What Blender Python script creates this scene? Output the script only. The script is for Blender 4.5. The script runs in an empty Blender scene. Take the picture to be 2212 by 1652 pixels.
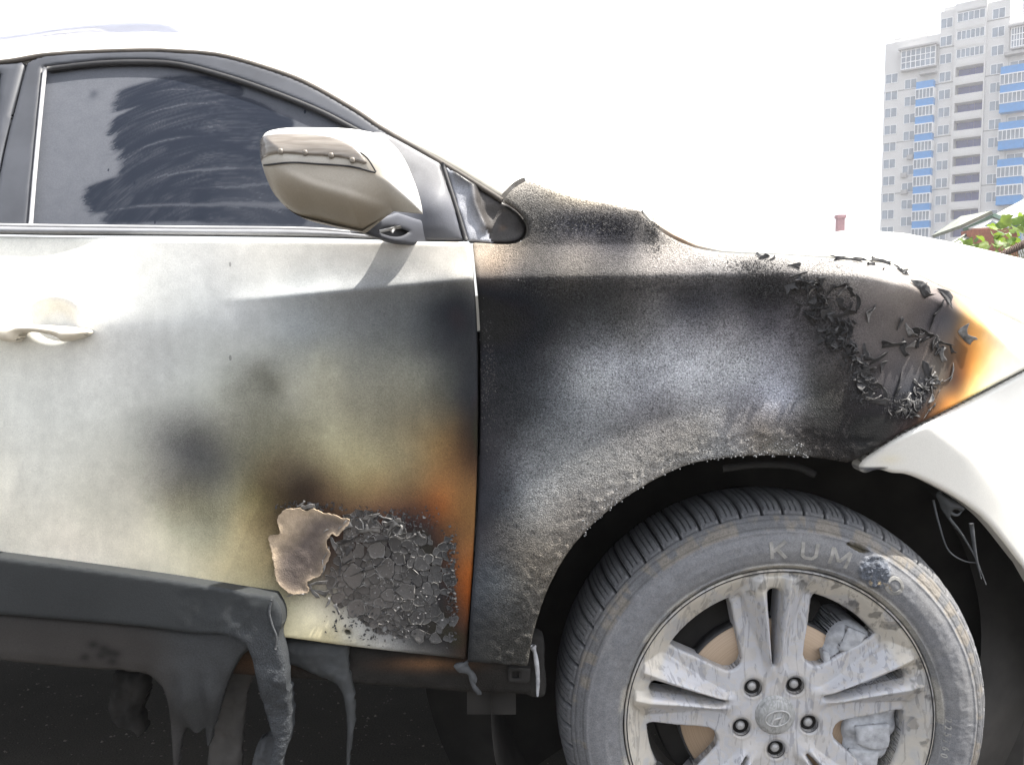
import bpy, bmesh, math, random
import numpy as np
from mathutils import Vector, Matrix
random.seed(7); rng = np.random.default_rng(7)
C = bpy.context.scene.collection
sc = bpy.context.scene
R = math.radians

# ---------------------------------------------------------------- camera, sky, sun, exposure
CAM = np.array([0.0, -1.34, 0.97]); PITCH = R(4.0); FPX = 1878.0     # 2212 x 1652 picture units
cd = bpy.data.cameras.new('camera'); cam = bpy.data.objects.new('camera', cd); C.objects.link(cam)
cam.location = CAM; cam.rotation_euler = (R(90) - PITCH, 0, 0)
cd.sensor_width = 36; cd.lens = 36 * FPX / 2212; cd.clip_start = 0.02; cd.clip_end = 3000
sc.camera = cam
SUN = Vector((0.80, -0.06, 1.75)).normalized()                        # direction to the sun
w = bpy.data.worlds.new('World'); sc.world = w; w.use_nodes = True
nt = w.node_tree; bg = nt.nodes['Background']
sky = nt.nodes.new('ShaderNodeTexSky'); sky.sky_type = 'NISHITA'; sky.sun_disc = False
sky.sun_elevation = math.asin(SUN.z); sky.sun_rotation = math.atan2(SUN.x, SUN.y)
sky.air_density = 1.0; sky.dust_density = 3.0; sky.ozone_density = 0.4
hs_ = nt.nodes.new('ShaderNodeHueSaturation'); hs_.inputs['Saturation'].default_value = 0.36          # a hazy, whitish summer sky
nt.links.new(sky.outputs[0], hs_.inputs['Color']); nt.links.new(hs_.outputs[0], bg.inputs[0]); bg.inputs[1].default_value = 0.15
sl = bpy.data.lights.new('sun', 'SUN'); sl.energy = 4.8; sl.angle = R(0.53); sl.color = (1, 0.95, 0.87)
so = bpy.data.objects.new('sun', sl); C.objects.link(so)
so.rotation_euler = SUN.to_track_quat('Z', 'Y').to_euler()
vs = sc.view_settings; vs.view_transform = 'Standard'; vs.look = 'None'; vs.gamma = 1; vs.use_curve_mapping = False
vs.exposure = 1.42
sc.cycles.use_denoising = True; sc.cycles.max_bounces = 6; sc.cycles.diffuse_bounces = 3

# ---------------------------------------------------------------- helpers
FWD = np.array([0, math.cos(PITCH), -math.sin(PITCH)]); UPV = np.array([0, math.sin(PITCH), math.cos(PITCH)])
def ray(u, v):
    return FWD * FPX + np.array([u - 1106.0, 0, 0]) - UPV * (v - 826.0)
def at_y(u, v, y):
    d = ray(u, v); return CAM + d * ((y - CAM[1]) / d[1])
def on(surf, u, v):                       # where the sight line first meets a body surface y = surf(x, z)
    d = ray(u, v); ys = np.linspace(-.35, .95, 66)
    def g(yy): q = CAM[None] + d[None] * ((yy - CAM[1]) / d[1])[:, None]; return yy - surf(q[:, 0], q[:, 2])
    for _ in range(4):
        k = np.nonzero(g(ys) > 0)[0]; k = max(1, int(k[0])) if len(k) else len(ys) - 1
        ys = np.linspace(ys[k - 1], ys[k], 12)
    return at_y(u, v, float(ys.mean()))
def sm(a, b, x):
    t = np.clip((x - a) / (b - a), 0, 1); return t * t * (3 - 2 * t)
def lin(c):
    c = np.asarray(c, float) / 255.0
    return np.where(c <= 0.04045, c / 12.92, ((c + 0.055) / 1.055) ** 2.4)
def hsh(i, j, s):
    n = (i * 374761393 + j * 668265263 + s * 974634777) & 0xffffffff
    n = ((n ^ (n >> 13)) * 1274126177) & 0xffffffff
    return ((n ^ (n >> 16)) & 0xffff) / 65535.0
def vnoise(x, z, sc_, s=0, octv=3):
    x = np.asarray(x, float); z = np.asarray(z, float)
    tot = 0; amp = 1; nrm = 0; f = sc_
    for o in range(octv):
        a = x * f + 100.3; b = z * f + 57.7
        i = np.floor(a).astype(np.int64); j = np.floor(b).astype(np.int64); fa = a - i; fb = b - j
        fa = fa * fa * (3 - 2 * fa); fb = fb * fb * (3 - 2 * fb)
        v = (hsh(i, j, s + o) * (1 - fa) + hsh(i + 1, j, s + o) * fa) * (1 - fb) + (hsh(i, j + 1, s + o) * (1 - fa) + hsh(i + 1, j + 1, s + o) * fa) * fb
        tot = tot + v * amp; nrm += amp; amp *= .5; f *= 2.1
    return tot / nrm
def catmull(pts, closed=False, n=8):
    p = [np.array(q[:2], float) for q in pts]; out = []
    m = len(p); rngk = range(m if closed else m - 1)
    for k in rngk:
        p0 = p[(k - 1) % m] if (closed or k > 0) else 2 * p[0] - p[1]
        p1 = p[k]; p2 = p[(k + 1) % m]
        p3 = p[(k + 2) % m] if (closed or k < m - 2) else 2 * p[-1] - p[-2]
        for t in np.linspace(0, 1, n, endpoint=False):
            a = ((p1 - p0) @ (p1 - p0)) ** .25 + 1e-9; b = ((p2 - p1) @ (p2 - p1)) ** .25 + 1e-9; c = ((p3 - p2) @ (p3 - p2)) ** .25 + 1e-9
            m1 = ((p1 - p0) / a - (p2 - p0) / (a + b) + (p2 - p1) / b) * b
            m2 = ((p2 - p1) / b - (p3 - p1) / (b + c) + (p3 - p2) / c) * b
            out.append((2 * t**3 - 3 * t**2 + 1) * p1 + (t**3 - 2 * t**2 + t) * m1 + (-2 * t**3 + 3 * t**2) * p2 + (t**3 - t**2) * m2)
    if not closed: out.append(p[-1])
    return out
def outline(pts, n=6):                    # a closed outline, smooth except at points flagged (u, v, 'c')
    cs = [i for i, q in enumerate(pts) if len(q) > 2]
    if not cs: return catmull(pts, True, n)
    out = []; m = len(pts)
    for a, b in zip(cs, cs[1:] + [cs[0] + m]):
        run = [pts[i % m] for i in range(a, b + 1)]
        out += catmull(run, False, n)[:-1]
    return out
def sdf(x, z, poly):                      # signed distance, positive inside
    P = np.asarray(poly, float); Q = np.roll(P, -1, 0); out = np.full(x.shape, 1e9); ins = np.zeros(x.shape, bool)
    for (ax, az), (bx, bz) in zip(P, Q):
        dx, dz = bx - ax, bz - az; L = dx * dx + dz * dz + 1e-15
        t = np.clip(((x - ax) * dx + (z - az) * dz) / L, 0, 1)
        out = np.minimum(out, (x - ax - t * dx) ** 2 + (z - az - t * dz) ** 2)
        c = (az > z) != (bz > z)
        if dz != 0: ins ^= c & (x < dx * (z - az) / dz + ax)
    out = np.sqrt(out); return np.where(ins, out, -out)
def dline(x, z, pts):                     # distance to an open polyline, side sign (positive above/left of travel), parameter
    P = np.asarray(pts, float); best = np.full(x.shape, 1e9); sg = np.zeros(x.shape); tt = np.zeros(x.shape)
    for k in range(len(P) - 1):
        d = P[k + 1] - P[k]; L = d @ d
        t = np.clip(((x - P[k][0]) * d[0] + (z - P[k][1]) * d[1]) / L, 0, 1)
        q = (x - P[k][0] - t * d[0]) ** 2 + (z - P[k][1] - t * d[1]) ** 2
        c = d[0] * (z - P[k][1]) - d[1] * (x - P[k][0]); m = q < best
        best = np.where(m, q, best); sg = np.where(m, np.sign(c), sg); tt = np.where(m, k + t, tt)
    return np.sqrt(best), sg, tt
def rbf(pts, c=0.03):                     # smooth stain map through hand-read points (x, z, r, g, b)
    P = np.array(pts, float); X = P[:, :2]; V = P[:, 2:]
    D = np.sqrt(((X[:, None] - X[None]) ** 2).sum(-1) + c * c)
    n = len(P); A = np.zeros((n + 1, n + 1)); A[:n, :n] = D + 1e-4 * np.eye(n); A[n, :n] = A[:n, n] = 1
    Wt = np.linalg.solve(A, np.vstack([V, np.zeros((1, V.shape[1]))]))
    lo, hi = V.min(0), V.max(0)
    def f(x, z):
        out = np.zeros((len(x), V.shape[1]))
        for i in range(n): out += np.sqrt((x - X[i, 0]) ** 2 + (z - X[i, 1]) ** 2 + c * c)[:, None] * Wt[i]
        return np.clip(out + Wt[n], lo, hi)
    return f

BASES = {}
def link(o, parent=None):
    C.objects.link(o)
    if parent is not None:
        o.parent = parent
        if parent.type == 'EMPTY' and parent.get('worldverts'): o.location = -parent.location
    return o
def mk(name, verts, faces, mat=None, parent=None, smooth=True, cols=None, fx=None):
    me = bpy.data.meshes.new(name)
    me.from_pydata([tuple(map(float, v)) for v in verts], [], [tuple(map(int, f)) for f in faces])
    if cols is not None:
        a = me.attributes.new('Col', 'FLOAT_COLOR', 'POINT'); b = np.ones((len(verts), 4), np.float32); b[:, :3] = cols; a.data.foreach_set('color', b.ravel())
    if fx is not None:
        a = me.attributes.new('Fx', 'FLOAT_COLOR', 'POINT'); b = np.ones((len(verts), 4), np.float32); b[:, :3] = fx; a.data.foreach_set('color', b.ravel())
    me.polygons.foreach_set('use_smooth', [smooth] * len(me.polygons))
    if mat: me.materials.append(mat)
    me.update()
    return link(bpy.data.objects.new(name, me), parent)
def thing(name, label, cat, loc, rz=0, group=None, worldverts=False):
    o = bpy.data.objects.new(name, None); C.objects.link(o); o.location = loc; o.rotation_euler = (0, 0, rz)
    o.empty_display_size = .1
    o['label'] = label; o['category'] = cat
    if group: o['group'] = group
    if worldverts: o['worldverts'] = True
    return o
def clip(S, xs, zs):                      # keep the part of a grid where S > 0: verts (x, z), faces, boundary edges
    nz, nx = S.shape; idx = -np.ones(S.shape, int); ins = S > 0
    k = np.argwhere(ins); idx[ins] = np.arange(len(k))
    V = [np.stack([xs[k[:, 1]], zs[k[:, 0]]], 1)]; n = len(k); extra = []; key = {}
    c = ins[:-1, :-1].astype(int) + ins[:-1, 1:] + ins[1:, 1:] + ins[1:, :-1]
    f = np.argwhere(c == 4)
    F = np.stack([idx[f[:, 0], f[:, 1]], idx[f[:, 0], f[:, 1] + 1], idx[f[:, 0] + 1, f[:, 1] + 1], idx[f[:, 0] + 1, f[:, 1]]], 1).tolist()
    B = []
    for j, i in np.argwhere((c > 0) & (c < 4)):
        q = [(j, i), (j, i + 1), (j + 1, i + 1), (j + 1, i)]; poly = []; cr = []
        for a, b in zip(q, q[1:] + q[:1]):
            if ins[a]: poly.append(idx[a])
            if ins[a] != ins[b]:
                kk = (a, b) if a < b else (b, a)
                if kk not in key:
                    t = S[a] / (S[a] - S[b]); t = min(max(t, .02), .98)
                    extra.append((xs[a[1]] + (xs[b[1]] - xs[a[1]]) * t, zs[a[0]] + (zs[b[0]] - zs[a[0]]) * t)); key[kk] = n; n += 1
                poly.append(key[kk]); cr.append(key[kk])
        if len(poly) > 2: F.append(poly)
        if len(cr) == 2: B.append((cr[0], cr[1]))
    if extra: V.append(np.array(extra))
    return np.vstack(V), F, B
def panel(name, poly, surf, res, mat, parent, thick=.015, er=.003, holes=(), off=None, col=None, back=False, sfun=None):
    poly = np.asarray(poly); x0, z0 = poly.min(0) - 2 * res; x1, z1 = poly.max(0) + 2 * res
    xs = np.arange(x0, x1 + res, res); zs = np.arange(z0, z1 + res, res); X, Z = np.meshgrid(xs, zs)
    S = sdf(X, Z, poly)
    for h in holes: S = np.minimum(S, -sdf(X, Z, h))
    if sfun is not None: S = sfun(X, Z, S)
    V, F, B = clip(S, xs, zs); x, z = V[:, 0], V[:, 1]
    s = np.maximum(sdf(x, z, poly), 0)
    for h in holes: s = np.minimum(s, np.maximum(-sdf(x, z, h), 0))
    y = surf(x, z)
    if er: q = np.clip(er - s, 0, er); y = y + er - np.sqrt(np.maximum(er * er - q * q, 0))
    if off is not None: y = y + off(x, z, s)
    co = np.stack([x, y, z], 1); n = len(co); verts = [co]; faces = list(F); src = [np.arange(n)]
    bs = sorted({a for e in B for a in e}); m = {a: i for i, a in enumerate(bs)}; nb = len(bs)
    a1 = co[bs]; a2 = a1.copy(); a2[:, 1] += thick; verts += [a1, a2]; src += [np.array(bs, int), np.array(bs, int)]
    for a, b in B: faces.append((n + m[b], n + m[a], n + nb + m[a], n + nb + m[b]))
    if back:
        o = n + 2 * nb; bk = co.copy(); bk[:, 1] += thick if back is True else back(x, z, s); verts.append(bk); src.append(np.arange(n))
        faces += [[o + i for i in reversed(f)] for f in F]
    verts = np.vstack(verts); src = np.concatenate(src); cols = fx = None
    if col is not None:
        cc, ff = col(x, z, s); cols = cc[src]; fx = ff[src]
    return mk(name, verts, faces, mat, parent, True, cols, fx)
def pxpoly(pts, surf, n=6): return [on(surf, *p)[[0, 2]] for p in outline(pts, n)]
def planepoly(pts, y, n=6): return [at_y(*p, y)[[0, 2]] for p in outline(pts, n)]
def box(x0, x1, y0, y1, z0, z1):
    v = [(x0, y0, z0), (x1, y0, z0), (x1, y1, z0), (x0, y1, z0), (x0, y0, z1), (x1, y0, z1), (x1, y1, z1), (x0, y1, z1)]
    f = [(0, 3, 2, 1), (4, 5, 6, 7), (0, 1, 5, 4), (1, 2, 6, 5), (2, 3, 7, 6), (3, 0, 4, 7)]
    return v, f
def boxes(bs):
    V, F = [], []
    for b in bs:
        v, f = box(*b); F += [[len(V) + i for i in q] for q in f]; V += v
    return V, F
def tube(pts, rad, seg=8):
    P = [np.asarray(p, float) for p in pts]; V, F = [], []
    for i, p in enumerate(P):
        t = P[min(i + 1, len(P) - 1)] - P[max(i - 1, 0)]; t /= np.linalg.norm(t) + 1e-9
        a = np.cross(t, [0, 1, 0.13]); a /= np.linalg.norm(a) + 1e-9; b = np.cross(t, a)
        r = rad[i] if hasattr(rad, '__len__') else rad
        for k in range(seg):
            an = 2 * math.pi * k / seg; V.append(p + r * (math.cos(an) * a + math.sin(an) * b))
    for i in range(len(P) - 1):
        for k in range(seg):
            F.append((i * seg + k, i * seg + (k + 1) % seg, (i + 1) * seg + (k + 1) % seg, (i + 1) * seg + k))
    F.append(tuple(range(seg))); F.append(tuple(reversed(range((len(P) - 1) * seg, len(P) * seg))))
    return V, F
def loft(rows, closed=False):             # rows of equal length -> quads
    n = len(rows[0]); V = [p for r in rows for p in r]; F = []
    for i in range(len(rows) - 1):
        for k in range(n - (0 if closed else 1)):
            F.append((i * n + k, i * n + (k + 1) % n, (i + 1) * n + (k + 1) % n, (i + 1) * n + k))
    return V, F
def revolve(prof, cx, cz, seg=64, a0=0, a1=2 * math.pi):   # prof: (r, y) about the axle (a line along y)
    V, F = [], []; full = abs(a1 - a0 - 2 * math.pi) < 1e-6; n = seg if full else seg + 1; m = len(prof)
    for k in range(n):
        a = a0 + (a1 - a0) * k / seg
        for r, y in prof: V.append((cx + r * math.cos(a), y, cz + r * math.sin(a)))
    for k in range(seg):
        for i in range(m - 1):
            k2 = (k + 1) % n; F.append((k * m + i, k * m + i + 1, k2 * m + i + 1, k2 * m + i))
    return V, F

# ---------------------------------------------------------------- materials
class NT:
    def __init__(s, name):
        s.m = bpy.data.materials.new(name); s.m.use_nodes = True; s.t = s.m.node_tree; s.b = s.t.nodes['Principled BSDF']
        s.tc = s.t.nodes.new('ShaderNodeTexCoord')
    def n(s, typ, **kw):
        nd = s.t.nodes.new('ShaderNode' + typ)
        for k, v in kw.items():
            if k.startswith('i_'):
                key = k[2:]; nd.inputs[int(key) if key.isdigit() else key.replace('_', ' ')].default_value = v
            else: setattr(nd, k, v)
        return nd
    def l(s, a, b): s.t.links.new(a, b)
    def noise(s, scale, detail=3, rough=.55, vec=None, dist=0):
        nd = s.n('TexNoise'); nd.inputs['Scale'].default_value = scale; nd.inputs['Detail'].default_value = detail; nd.inputs['Roughness'].default_value = rough; nd.inputs['Distortion'].default_value = dist
        s.l(vec or s.tc.outputs['Object'], nd.inputs['Vector']); return nd.outputs['Fac']
    def math(s, op, a, b=0.0, clamp=False):
        nd = s.n('Math', operation=op, use_clamp=clamp)
        for i, q in enumerate((a, b)):
            if isinstance(q, (int, float)): nd.inputs[i].default_value = q
            else: s.l(q, nd.inputs[i])
        return nd.outputs[0]
    def ramp(s, fac, stops):
        nd = s.n('ValToRGB'); e = nd.color_ramp.elements
        while len(e) < len(stops): e.new(.5)
        for el, (p, c) in zip(e, stops): el.position = p; el.color = (*c, 1) if len(c) == 3 else c
        s.l(fac, nd.inputs[0]); return nd.outputs[0]
    def mix(s, fac, a, b, mode='MIX'):
        nd = s.n('Mix', data_type='RGBA', blend_type=mode)
        for i, q in ((0, fac), (6, a), (7, b)):
            if isinstance(q, (int, float)): nd.inputs[i].default_value = q
            elif isinstance(q, (tuple, list)): nd.inputs[i].default_value = (*q, 1)
            else: s.l(q, nd.inputs[i])
        return nd.outputs[2]
    def bump(s, h, strength, dist):
        nd = s.n('Bump'); nd.inputs['Distance'].default_value = dist
        if isinstance(strength, (int, float)): nd.inputs['Strength'].default_value = strength
        else: s.l(strength, nd.inputs['Strength'])
        s.l(h, nd.inputs['Height']); s.l(nd.outputs[0], s.b.inputs['Normal'])
    def set(s, **kw):
        for k, v in kw.items():
            k = k.replace('_', ' ')
            if isinstance(v, (int, float)): s.b.inputs[k].default_value = v
            elif isinstance(v, (tuple, list)): s.b.inputs[k].default_value = (*v, 1)
            else: s.l(v, s.b.inputs[k])
        return s.m
def simple(name, c, rough=.6, metal=0, var=.25, scale=30, bump=0, bscale=200, **kw):
    t = NT(name); f = t.noise(scale, 4)
    lo = tuple(x * (1 - var) for x in c); hi = tuple(min(1, x * (1 + var)) for x in c)
    col = t.ramp(f, [(.3, lo), (.7, hi)])
    if bump: t.bump(t.noise(bscale, 4), bump, .002)
    return t.set(Base_Color=col, Roughness=rough, Metallic=metal, **kw)
def make_burnt():
    t = NT('burnt_paint'); a = t.n('Attribute', attribute_name='Col'); b = t.n('Attribute', attribute_name='Fx')
    sx = t.n('SeparateColor'); t.l(b.outputs['Color'], sx.inputs[0]); g, gl, bp = sx.outputs
    n1 = t.noise(420, 3, .65, dist=.8); n2 = t.noise(1100, 2); n3 = t.noise(28, 4)
    v = t.n('TexVoronoi', feature='DISTANCE_TO_EDGE'); v.inputs['Scale'].default_value = 260; t.l(t.tc.outputs['Object'], v.inputs['Vector'])
    cr = t.math('SUBTRACT', .5, t.math('MINIMUM', t.math('MULTIPLY', v.outputs['Distance'], 2.2), .5))   # crack lines
    k = t.math('MULTIPLY', t.math('SUBTRACT', n1, .5), 5.2)
    k = t.math('ADD', k, t.math('MULTIPLY', t.math('SUBTRACT', n2, .5), 2.2))
    k = t.math('ADD', k, t.math('MULTIPLY', t.math('SUBTRACT', n3, .5), .8))
    k = t.math('MULTIPLY', k, g)
    k = t.math('MAXIMUM', t.math('ADD', k, 1.0), .12)
    fine = t.math('ADD', t.math('MULTIPLY', t.math('SUBTRACT', n2, .5), .16), 1.0)
    cmb = t.n('VectorMath', operation='SCALE'); t.l(a.outputs['Color'], cmb.inputs[0]); t.l(t.math('MULTIPLY', k, fine), cmb.inputs['Scale'])
    # dark soot droplets on the paint
    mp = t.n('Mapping'); mp.inputs['Scale'].default_value = (1, 1, .45); t.l(t.tc.outputs['Object'], mp.inputs[0])
    vo = t.n('TexVoronoi'); vo.inputs['Scale'].default_value = 38; t.l(mp.outputs[0], vo.inputs['Vector'])
    rs = t.n('SeparateColor'); t.l(vo.outputs['Color'], rs.inputs[0])
    drop = t.math('MULTIPLY', t.math('LESS_THAN', vo.outputs['Distance'], t.math('MULTIPLY', rs.outputs[1], .085)), t.math('GREATER_THAN', rs.outputs[0], .72))
    drop = t.math('MULTIPLY', drop, .5)
    col = t.mix(drop, cmb.outputs[0], (.06, .06, .065))
    rough = t.math('SUBTRACT', .82, t.math('MULTIPLY', gl, .42))
    hgt = t.math('ADD', t.math('MULTIPLY', n1, 1.3), t.math('ADD', t.math('MULTIPLY', n2, .4), cr))
    t.bump(hgt, bp, .0022)
    t.l(t.math('MULTIPLY', gl, .35), t.b.inputs['Coat Weight']); t.b.inputs['Coat Roughness'].default_value = .22
    return t.set(Base_Color=col, Roughness=rough)
M = {}
M['burnt'] = make_burnt(); M['burnt'].node_tree.nodes['Principled BSDF'].inputs['Specular IOR Level'].default_value = .22
M['white'] = simple('white_paint', (.76, .755, .72), .35, var=.03, scale=6, Coat_Weight=.4, Coat_Roughness=.15)
M['rubber'] = simple('black_rubber', (.025, .025, .027), .6)
M['liner'] = simple('black_wheel_housing', (.022, .02, .018), .9, var=.5, scale=12)
M['under'] = simple('sooty_underbody', (.012, .011, .010), .9, var=.5, scale=9, bump=.4)
M['frame'] = simple('sooty_grey_frame', (.058, .062, .073), .5, var=.2, scale=14)
M['trim'] = simple('satin_trim', (.22, .225, .24), .42, var=.12, scale=20)
M['plastic'] = simple('grey_plastic', (.034, .037, .039), .75, var=.3, scale=7, bump=.18, bscale=500)
M['melt'] = simple('melted_plastic', (.058, .062, .067), .78, var=.4, scale=22, bump=.6, bscale=260)
M['ash'] = simple('ash_grey', (.36, .37, .39), .85, var=.35, scale=60, bump=.5, bscale=300)
M['flake'] = simple('charred_paint_flake', (.045, .044, .045), .7, var=.5, scale=90, bump=.3, bscale=500)
M['flake_edge'] = simple('curled_ashy_flake', (.19, .185, .18), .75, var=.6, scale=80)
M['steel'] = simple('dusty_steel', (.42, .42, .42), .5, metal=.35, var=.15, scale=60)
M['dark'] = simple('dark_recess', (.02, .02, .022), .8)
# ---------------------------------------------------------------- body surfaces of the car: y = f(x, z), y grows away from the camera
def X_(u): return (u - 1106.0) * 1.34 / 1880.0
HX, HZ = 0.4266, 0.3345                   # wheel centre
def flat(x, z): return np.full(np.shape(x), -.02)
creaseA = np.array([on(flat, u, v)[[0, 2]] for u, v in [(300, 655), (560, 645), (800, 622), (1013, 602), (1200, 598), (1450, 594), (1700, 590), (1850, 598), (1960, 618), (2060, 655), (2212, 725), (2400, 820)]])
creaseB = np.array([on(flat, u, v)[[0, 2]] for u, v in [(-900, 640), (-300, 685), (0, 700), (190, 706), (400, 712), (600, 722), (790, 738), (1000, 750)]])
lowline = np.array([on(flat, u, v)[[0, 2]] for u, v in [(-900, 1080), (0, 1196), (300, 1240), (590, 1284), (700, 1310), (800, 1350), (900, 1385), (1040, 1420)]])
def ci(line, x): return np.interp(x, line[:, 0], line[:, 1])
def dents(x, z):
    y = np.zeros(np.shape(x))
    for u, v, sx, sz, a in [(575, 828, .018, .030, .0035), (600, 815, .012, .016, -.003), (560, 780, .02, .02, -.0016), (660, 770, .04, .03, .0014), (720, 815, .03, .03, -.0014), (640, 860, .04, .02, .0014), (500, 800, .04, .035, -.0016), (430, 960, .05, .05, .0012)]:
        p = at_y(u, v, 0); y += a * np.exp(-((x - p[0]) / sx) ** 2 - ((z - p[2]) / sz) ** 2)
    p = at_y(112, 694, -.03); rr = np.sqrt(((x - p[0]) / .040) ** 2 + ((z - p[2]) / .030) ** 2); y += .016 * sm(1.25, .35, rr)
    return y
def under(d, depth, L): return depth * (1 - np.exp(np.minimum(d, 0) / L))
def soft(d, k=.004): return .5 * (d + np.sqrt(d * d + k * k))    # max(d, 0) with a rounded corner
def doorY(x, z):
    dA = z - ci(creaseA, x); dB = z - ci(creaseB, x)
    wA = sm(X_(470), X_(760), x)
    yA = .045 * soft(dA) + .019 * (1 - np.exp(-soft(dA, .002) / .015)) + .026 * (1 - np.exp(-soft(-dA, .003) / .028))
    yB = (.27 - .23 * sm(X_(60), X_(520), x)) * soft(dB, .01) + .020 * (1 - np.exp(-soft(-dB, .026) / .05))
    y = -.03 + wA * (yA - .004) + (1 - wA) * (yB - .008)
    dl = ci(lowline, x) - z
    y = y - .005 * sm(.02, .30, -dB) - .06 * soft(dl, .006) * sm(X_(300), X_(640), x)
    return y + dents(x, z)
def planc(x): q = np.maximum(0, x - .52); return np.where(q < .3, 1.25 * q * q, 1.25 * .09 + .75 * (q - .3))
def fenderY(x, z):
    d = z - ci(creaseA, x); r = np.hypot(x - HX, z - HZ)
    up = soft(d, .005); fade = 1 - sm(X_(1700), X_(2100), x)
    y = -.032 + .86 * np.minimum(up, .050) + .16 * np.minimum(np.maximum(0, up - .050), .008) + .16 * np.maximum(0, up - .058) + 9 * np.maximum(0, up - .125) ** 2
    y = y + (.010 + .014 * fade) * (1 - np.exp(-soft(-d, .004) / .034))
    y = y - (.017) * (1 - sm(.47, .64, r)) * sm(0, .03, -d)
    dent = .003 * np.exp(-((x - X_(1330)) / .05) ** 2 - ((z - at_y(0, 770, 0)[2]) / .03) ** 2) - .003 * np.exp(-((x - X_(1290)) / .04) ** 2 - ((z - at_y(0, 800, 0)[2]) / .03) ** 2)
    return y + planc(x) + dent * 1.5
ridge = np.array([at_y(u, v, .02)[[0, 2]] for u, v in [(1880, 862), (1995, 920), (2100, 985), (2212, 1090), (2320, 1230), (2400, 1400)]])
def bumperY(x, z):
    d, sg, _ = dline(x, z, ridge); e = d * sg
    return -.036 + planc(x) + .32 * soft(e, .008) + .26 * np.minimum(soft(-e, .008), .16) + .03 * (1 - sm(.42, .48, np.hypot(x - HX, z - HZ))) * 0
ZB = float(at_y(0, 500, 0)[2])
def glassY(x, z):
    h = z - ZB; return .012 + .30 * h + .25 * h * h * (h > 0) + .10 * np.maximum(0, x - X_(350)) ** 2
def frameY(x, z): return glassY(x, z) - .011

# ---------------------------------------------------------------- stains of fire and soot read off the photograph (some shading, as at the door dent, is painted in)
def stain(points, surf):
    P = []
    for q in points:
        u, v, c = q; c = (c, c, c) if isinstance(c, int) else c; p = on(surf, u, v); P.append((p[0], p[2], *c))
    return rbf(P)
W_ = (226, 225, 215)
DOOR = [(-300, 560, W_), (-300, 900, W_), (-300, 1200, (206, 203, 190)), (20, 560, W_), (50, 700, W_), (50, 850, (214, 215, 208)), (50, 1000, (212, 211, 201)), (50, 1150, (205, 201, 188)), (200, 560, W_), (200, 700, (225, 225, 220)),
 (200, 900, (206, 207, 200)), (200, 1100, (199, 196, 182)), (400, 560, (222, 222, 217)), (400, 650, (208, 210, 207)), (600, 560, (200, 200, 196)), (800, 540, (192, 191, 187)), (950, 560, (186, 183, 176)), (1000, 590, (160, 158, 152)),
 (500, 700, (190, 193, 192)), (350, 770, (198, 200, 197)), (650, 700, (150, 155, 156)), (800, 680, (112, 115, 116)), (900, 650, (92, 95, 97)), (980, 640, (60, 62, 65)), (1000, 750, (44, 46, 49)), (950, 760, (62, 64, 65)), (880, 745, (98, 100, 97)),
 (1005, 900, (46, 43, 41)), (965, 850, (72, 72, 67)), (900, 810, (116, 116, 106)), (450, 850, (180, 182, 174)), (550, 770, (160, 162, 156)), (620, 850, (152, 151, 138)), (582, 825, (122, 122, 112)), (700, 800, (158, 157, 142)), (750, 860, (140, 137, 120)),  # the grey point at the dent paints in the dent's shade
 (650, 910, (140, 137, 118)), (340, 870, (174, 175, 169)), (400, 945, (100, 100, 97)), (430, 985, (84, 84, 82)), (370, 1010, (112, 111, 106)), (300, 1000, (164, 163, 153)), (250, 1060, (190, 187, 174)), (480, 920, (124, 123, 113)),
 (560, 955, (112, 109, 92)), (700, 960, (152, 146, 119)), (850, 900, (122, 117, 99)), (800, 985, (150, 140, 108)), (600, 1045, (84, 73, 54)), (645, 1065, (52, 42, 32)), (560, 1075, (100, 91, 64)), (500, 1050, (114, 111, 93)), (400, 1085, (118, 115, 98)),
 (525, 1150, (160, 148, 114)), (450, 1150, (150, 147, 124)), (350, 1150, (190, 186, 165)), (550, 1215, (156, 144, 110)), (450, 1220, (188, 180, 152)), (300, 1200, (204, 198, 180)), (150, 1170, (210, 204, 190)), (900, 990, (132, 116, 86)),
 (960, 960, (112, 90, 60)), (1012, 990, (66, 48, 32)), (950, 1040, (136, 98, 60)), (995, 1050, (126, 90, 54)), (900, 1060, (112, 85, 57)), (820, 1060, (126, 104, 74)), (850, 1110, (82, 58, 46)), (950, 1110, (110, 66, 36)), (1003, 1120, (114, 80, 46)),
 (925, 1145, (54, 38, 34)), (1003, 1200, (116, 76, 44)), (997, 1280, (122, 64, 24)), (987, 1345, (58, 39, 29)), (975, 1400, (40, 38, 37)), (750, 1060, (120, 103, 74)), (720, 1090, (84, 66, 48)), (960, 1200, (60, 42, 34)), (960, 1280, (54, 40, 34)),
 (700, 1200, (70, 58, 50)), (800, 1230, (62, 59, 57)), (900, 1290, (55, 54, 54)), (900, 1370, (48, 48, 48)), (630, 1310, (160, 155, 132)), (660, 1335, (205, 198, 170)), (760, 1345, (160, 158, 150)), (850, 1385, (110, 110, 109)), (700, 1380, (178, 170, 140)), (950, 1412, (58, 57, 56)), (300, 1290, (190, 186, 170)), (-300, 1320, W_)]
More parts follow.
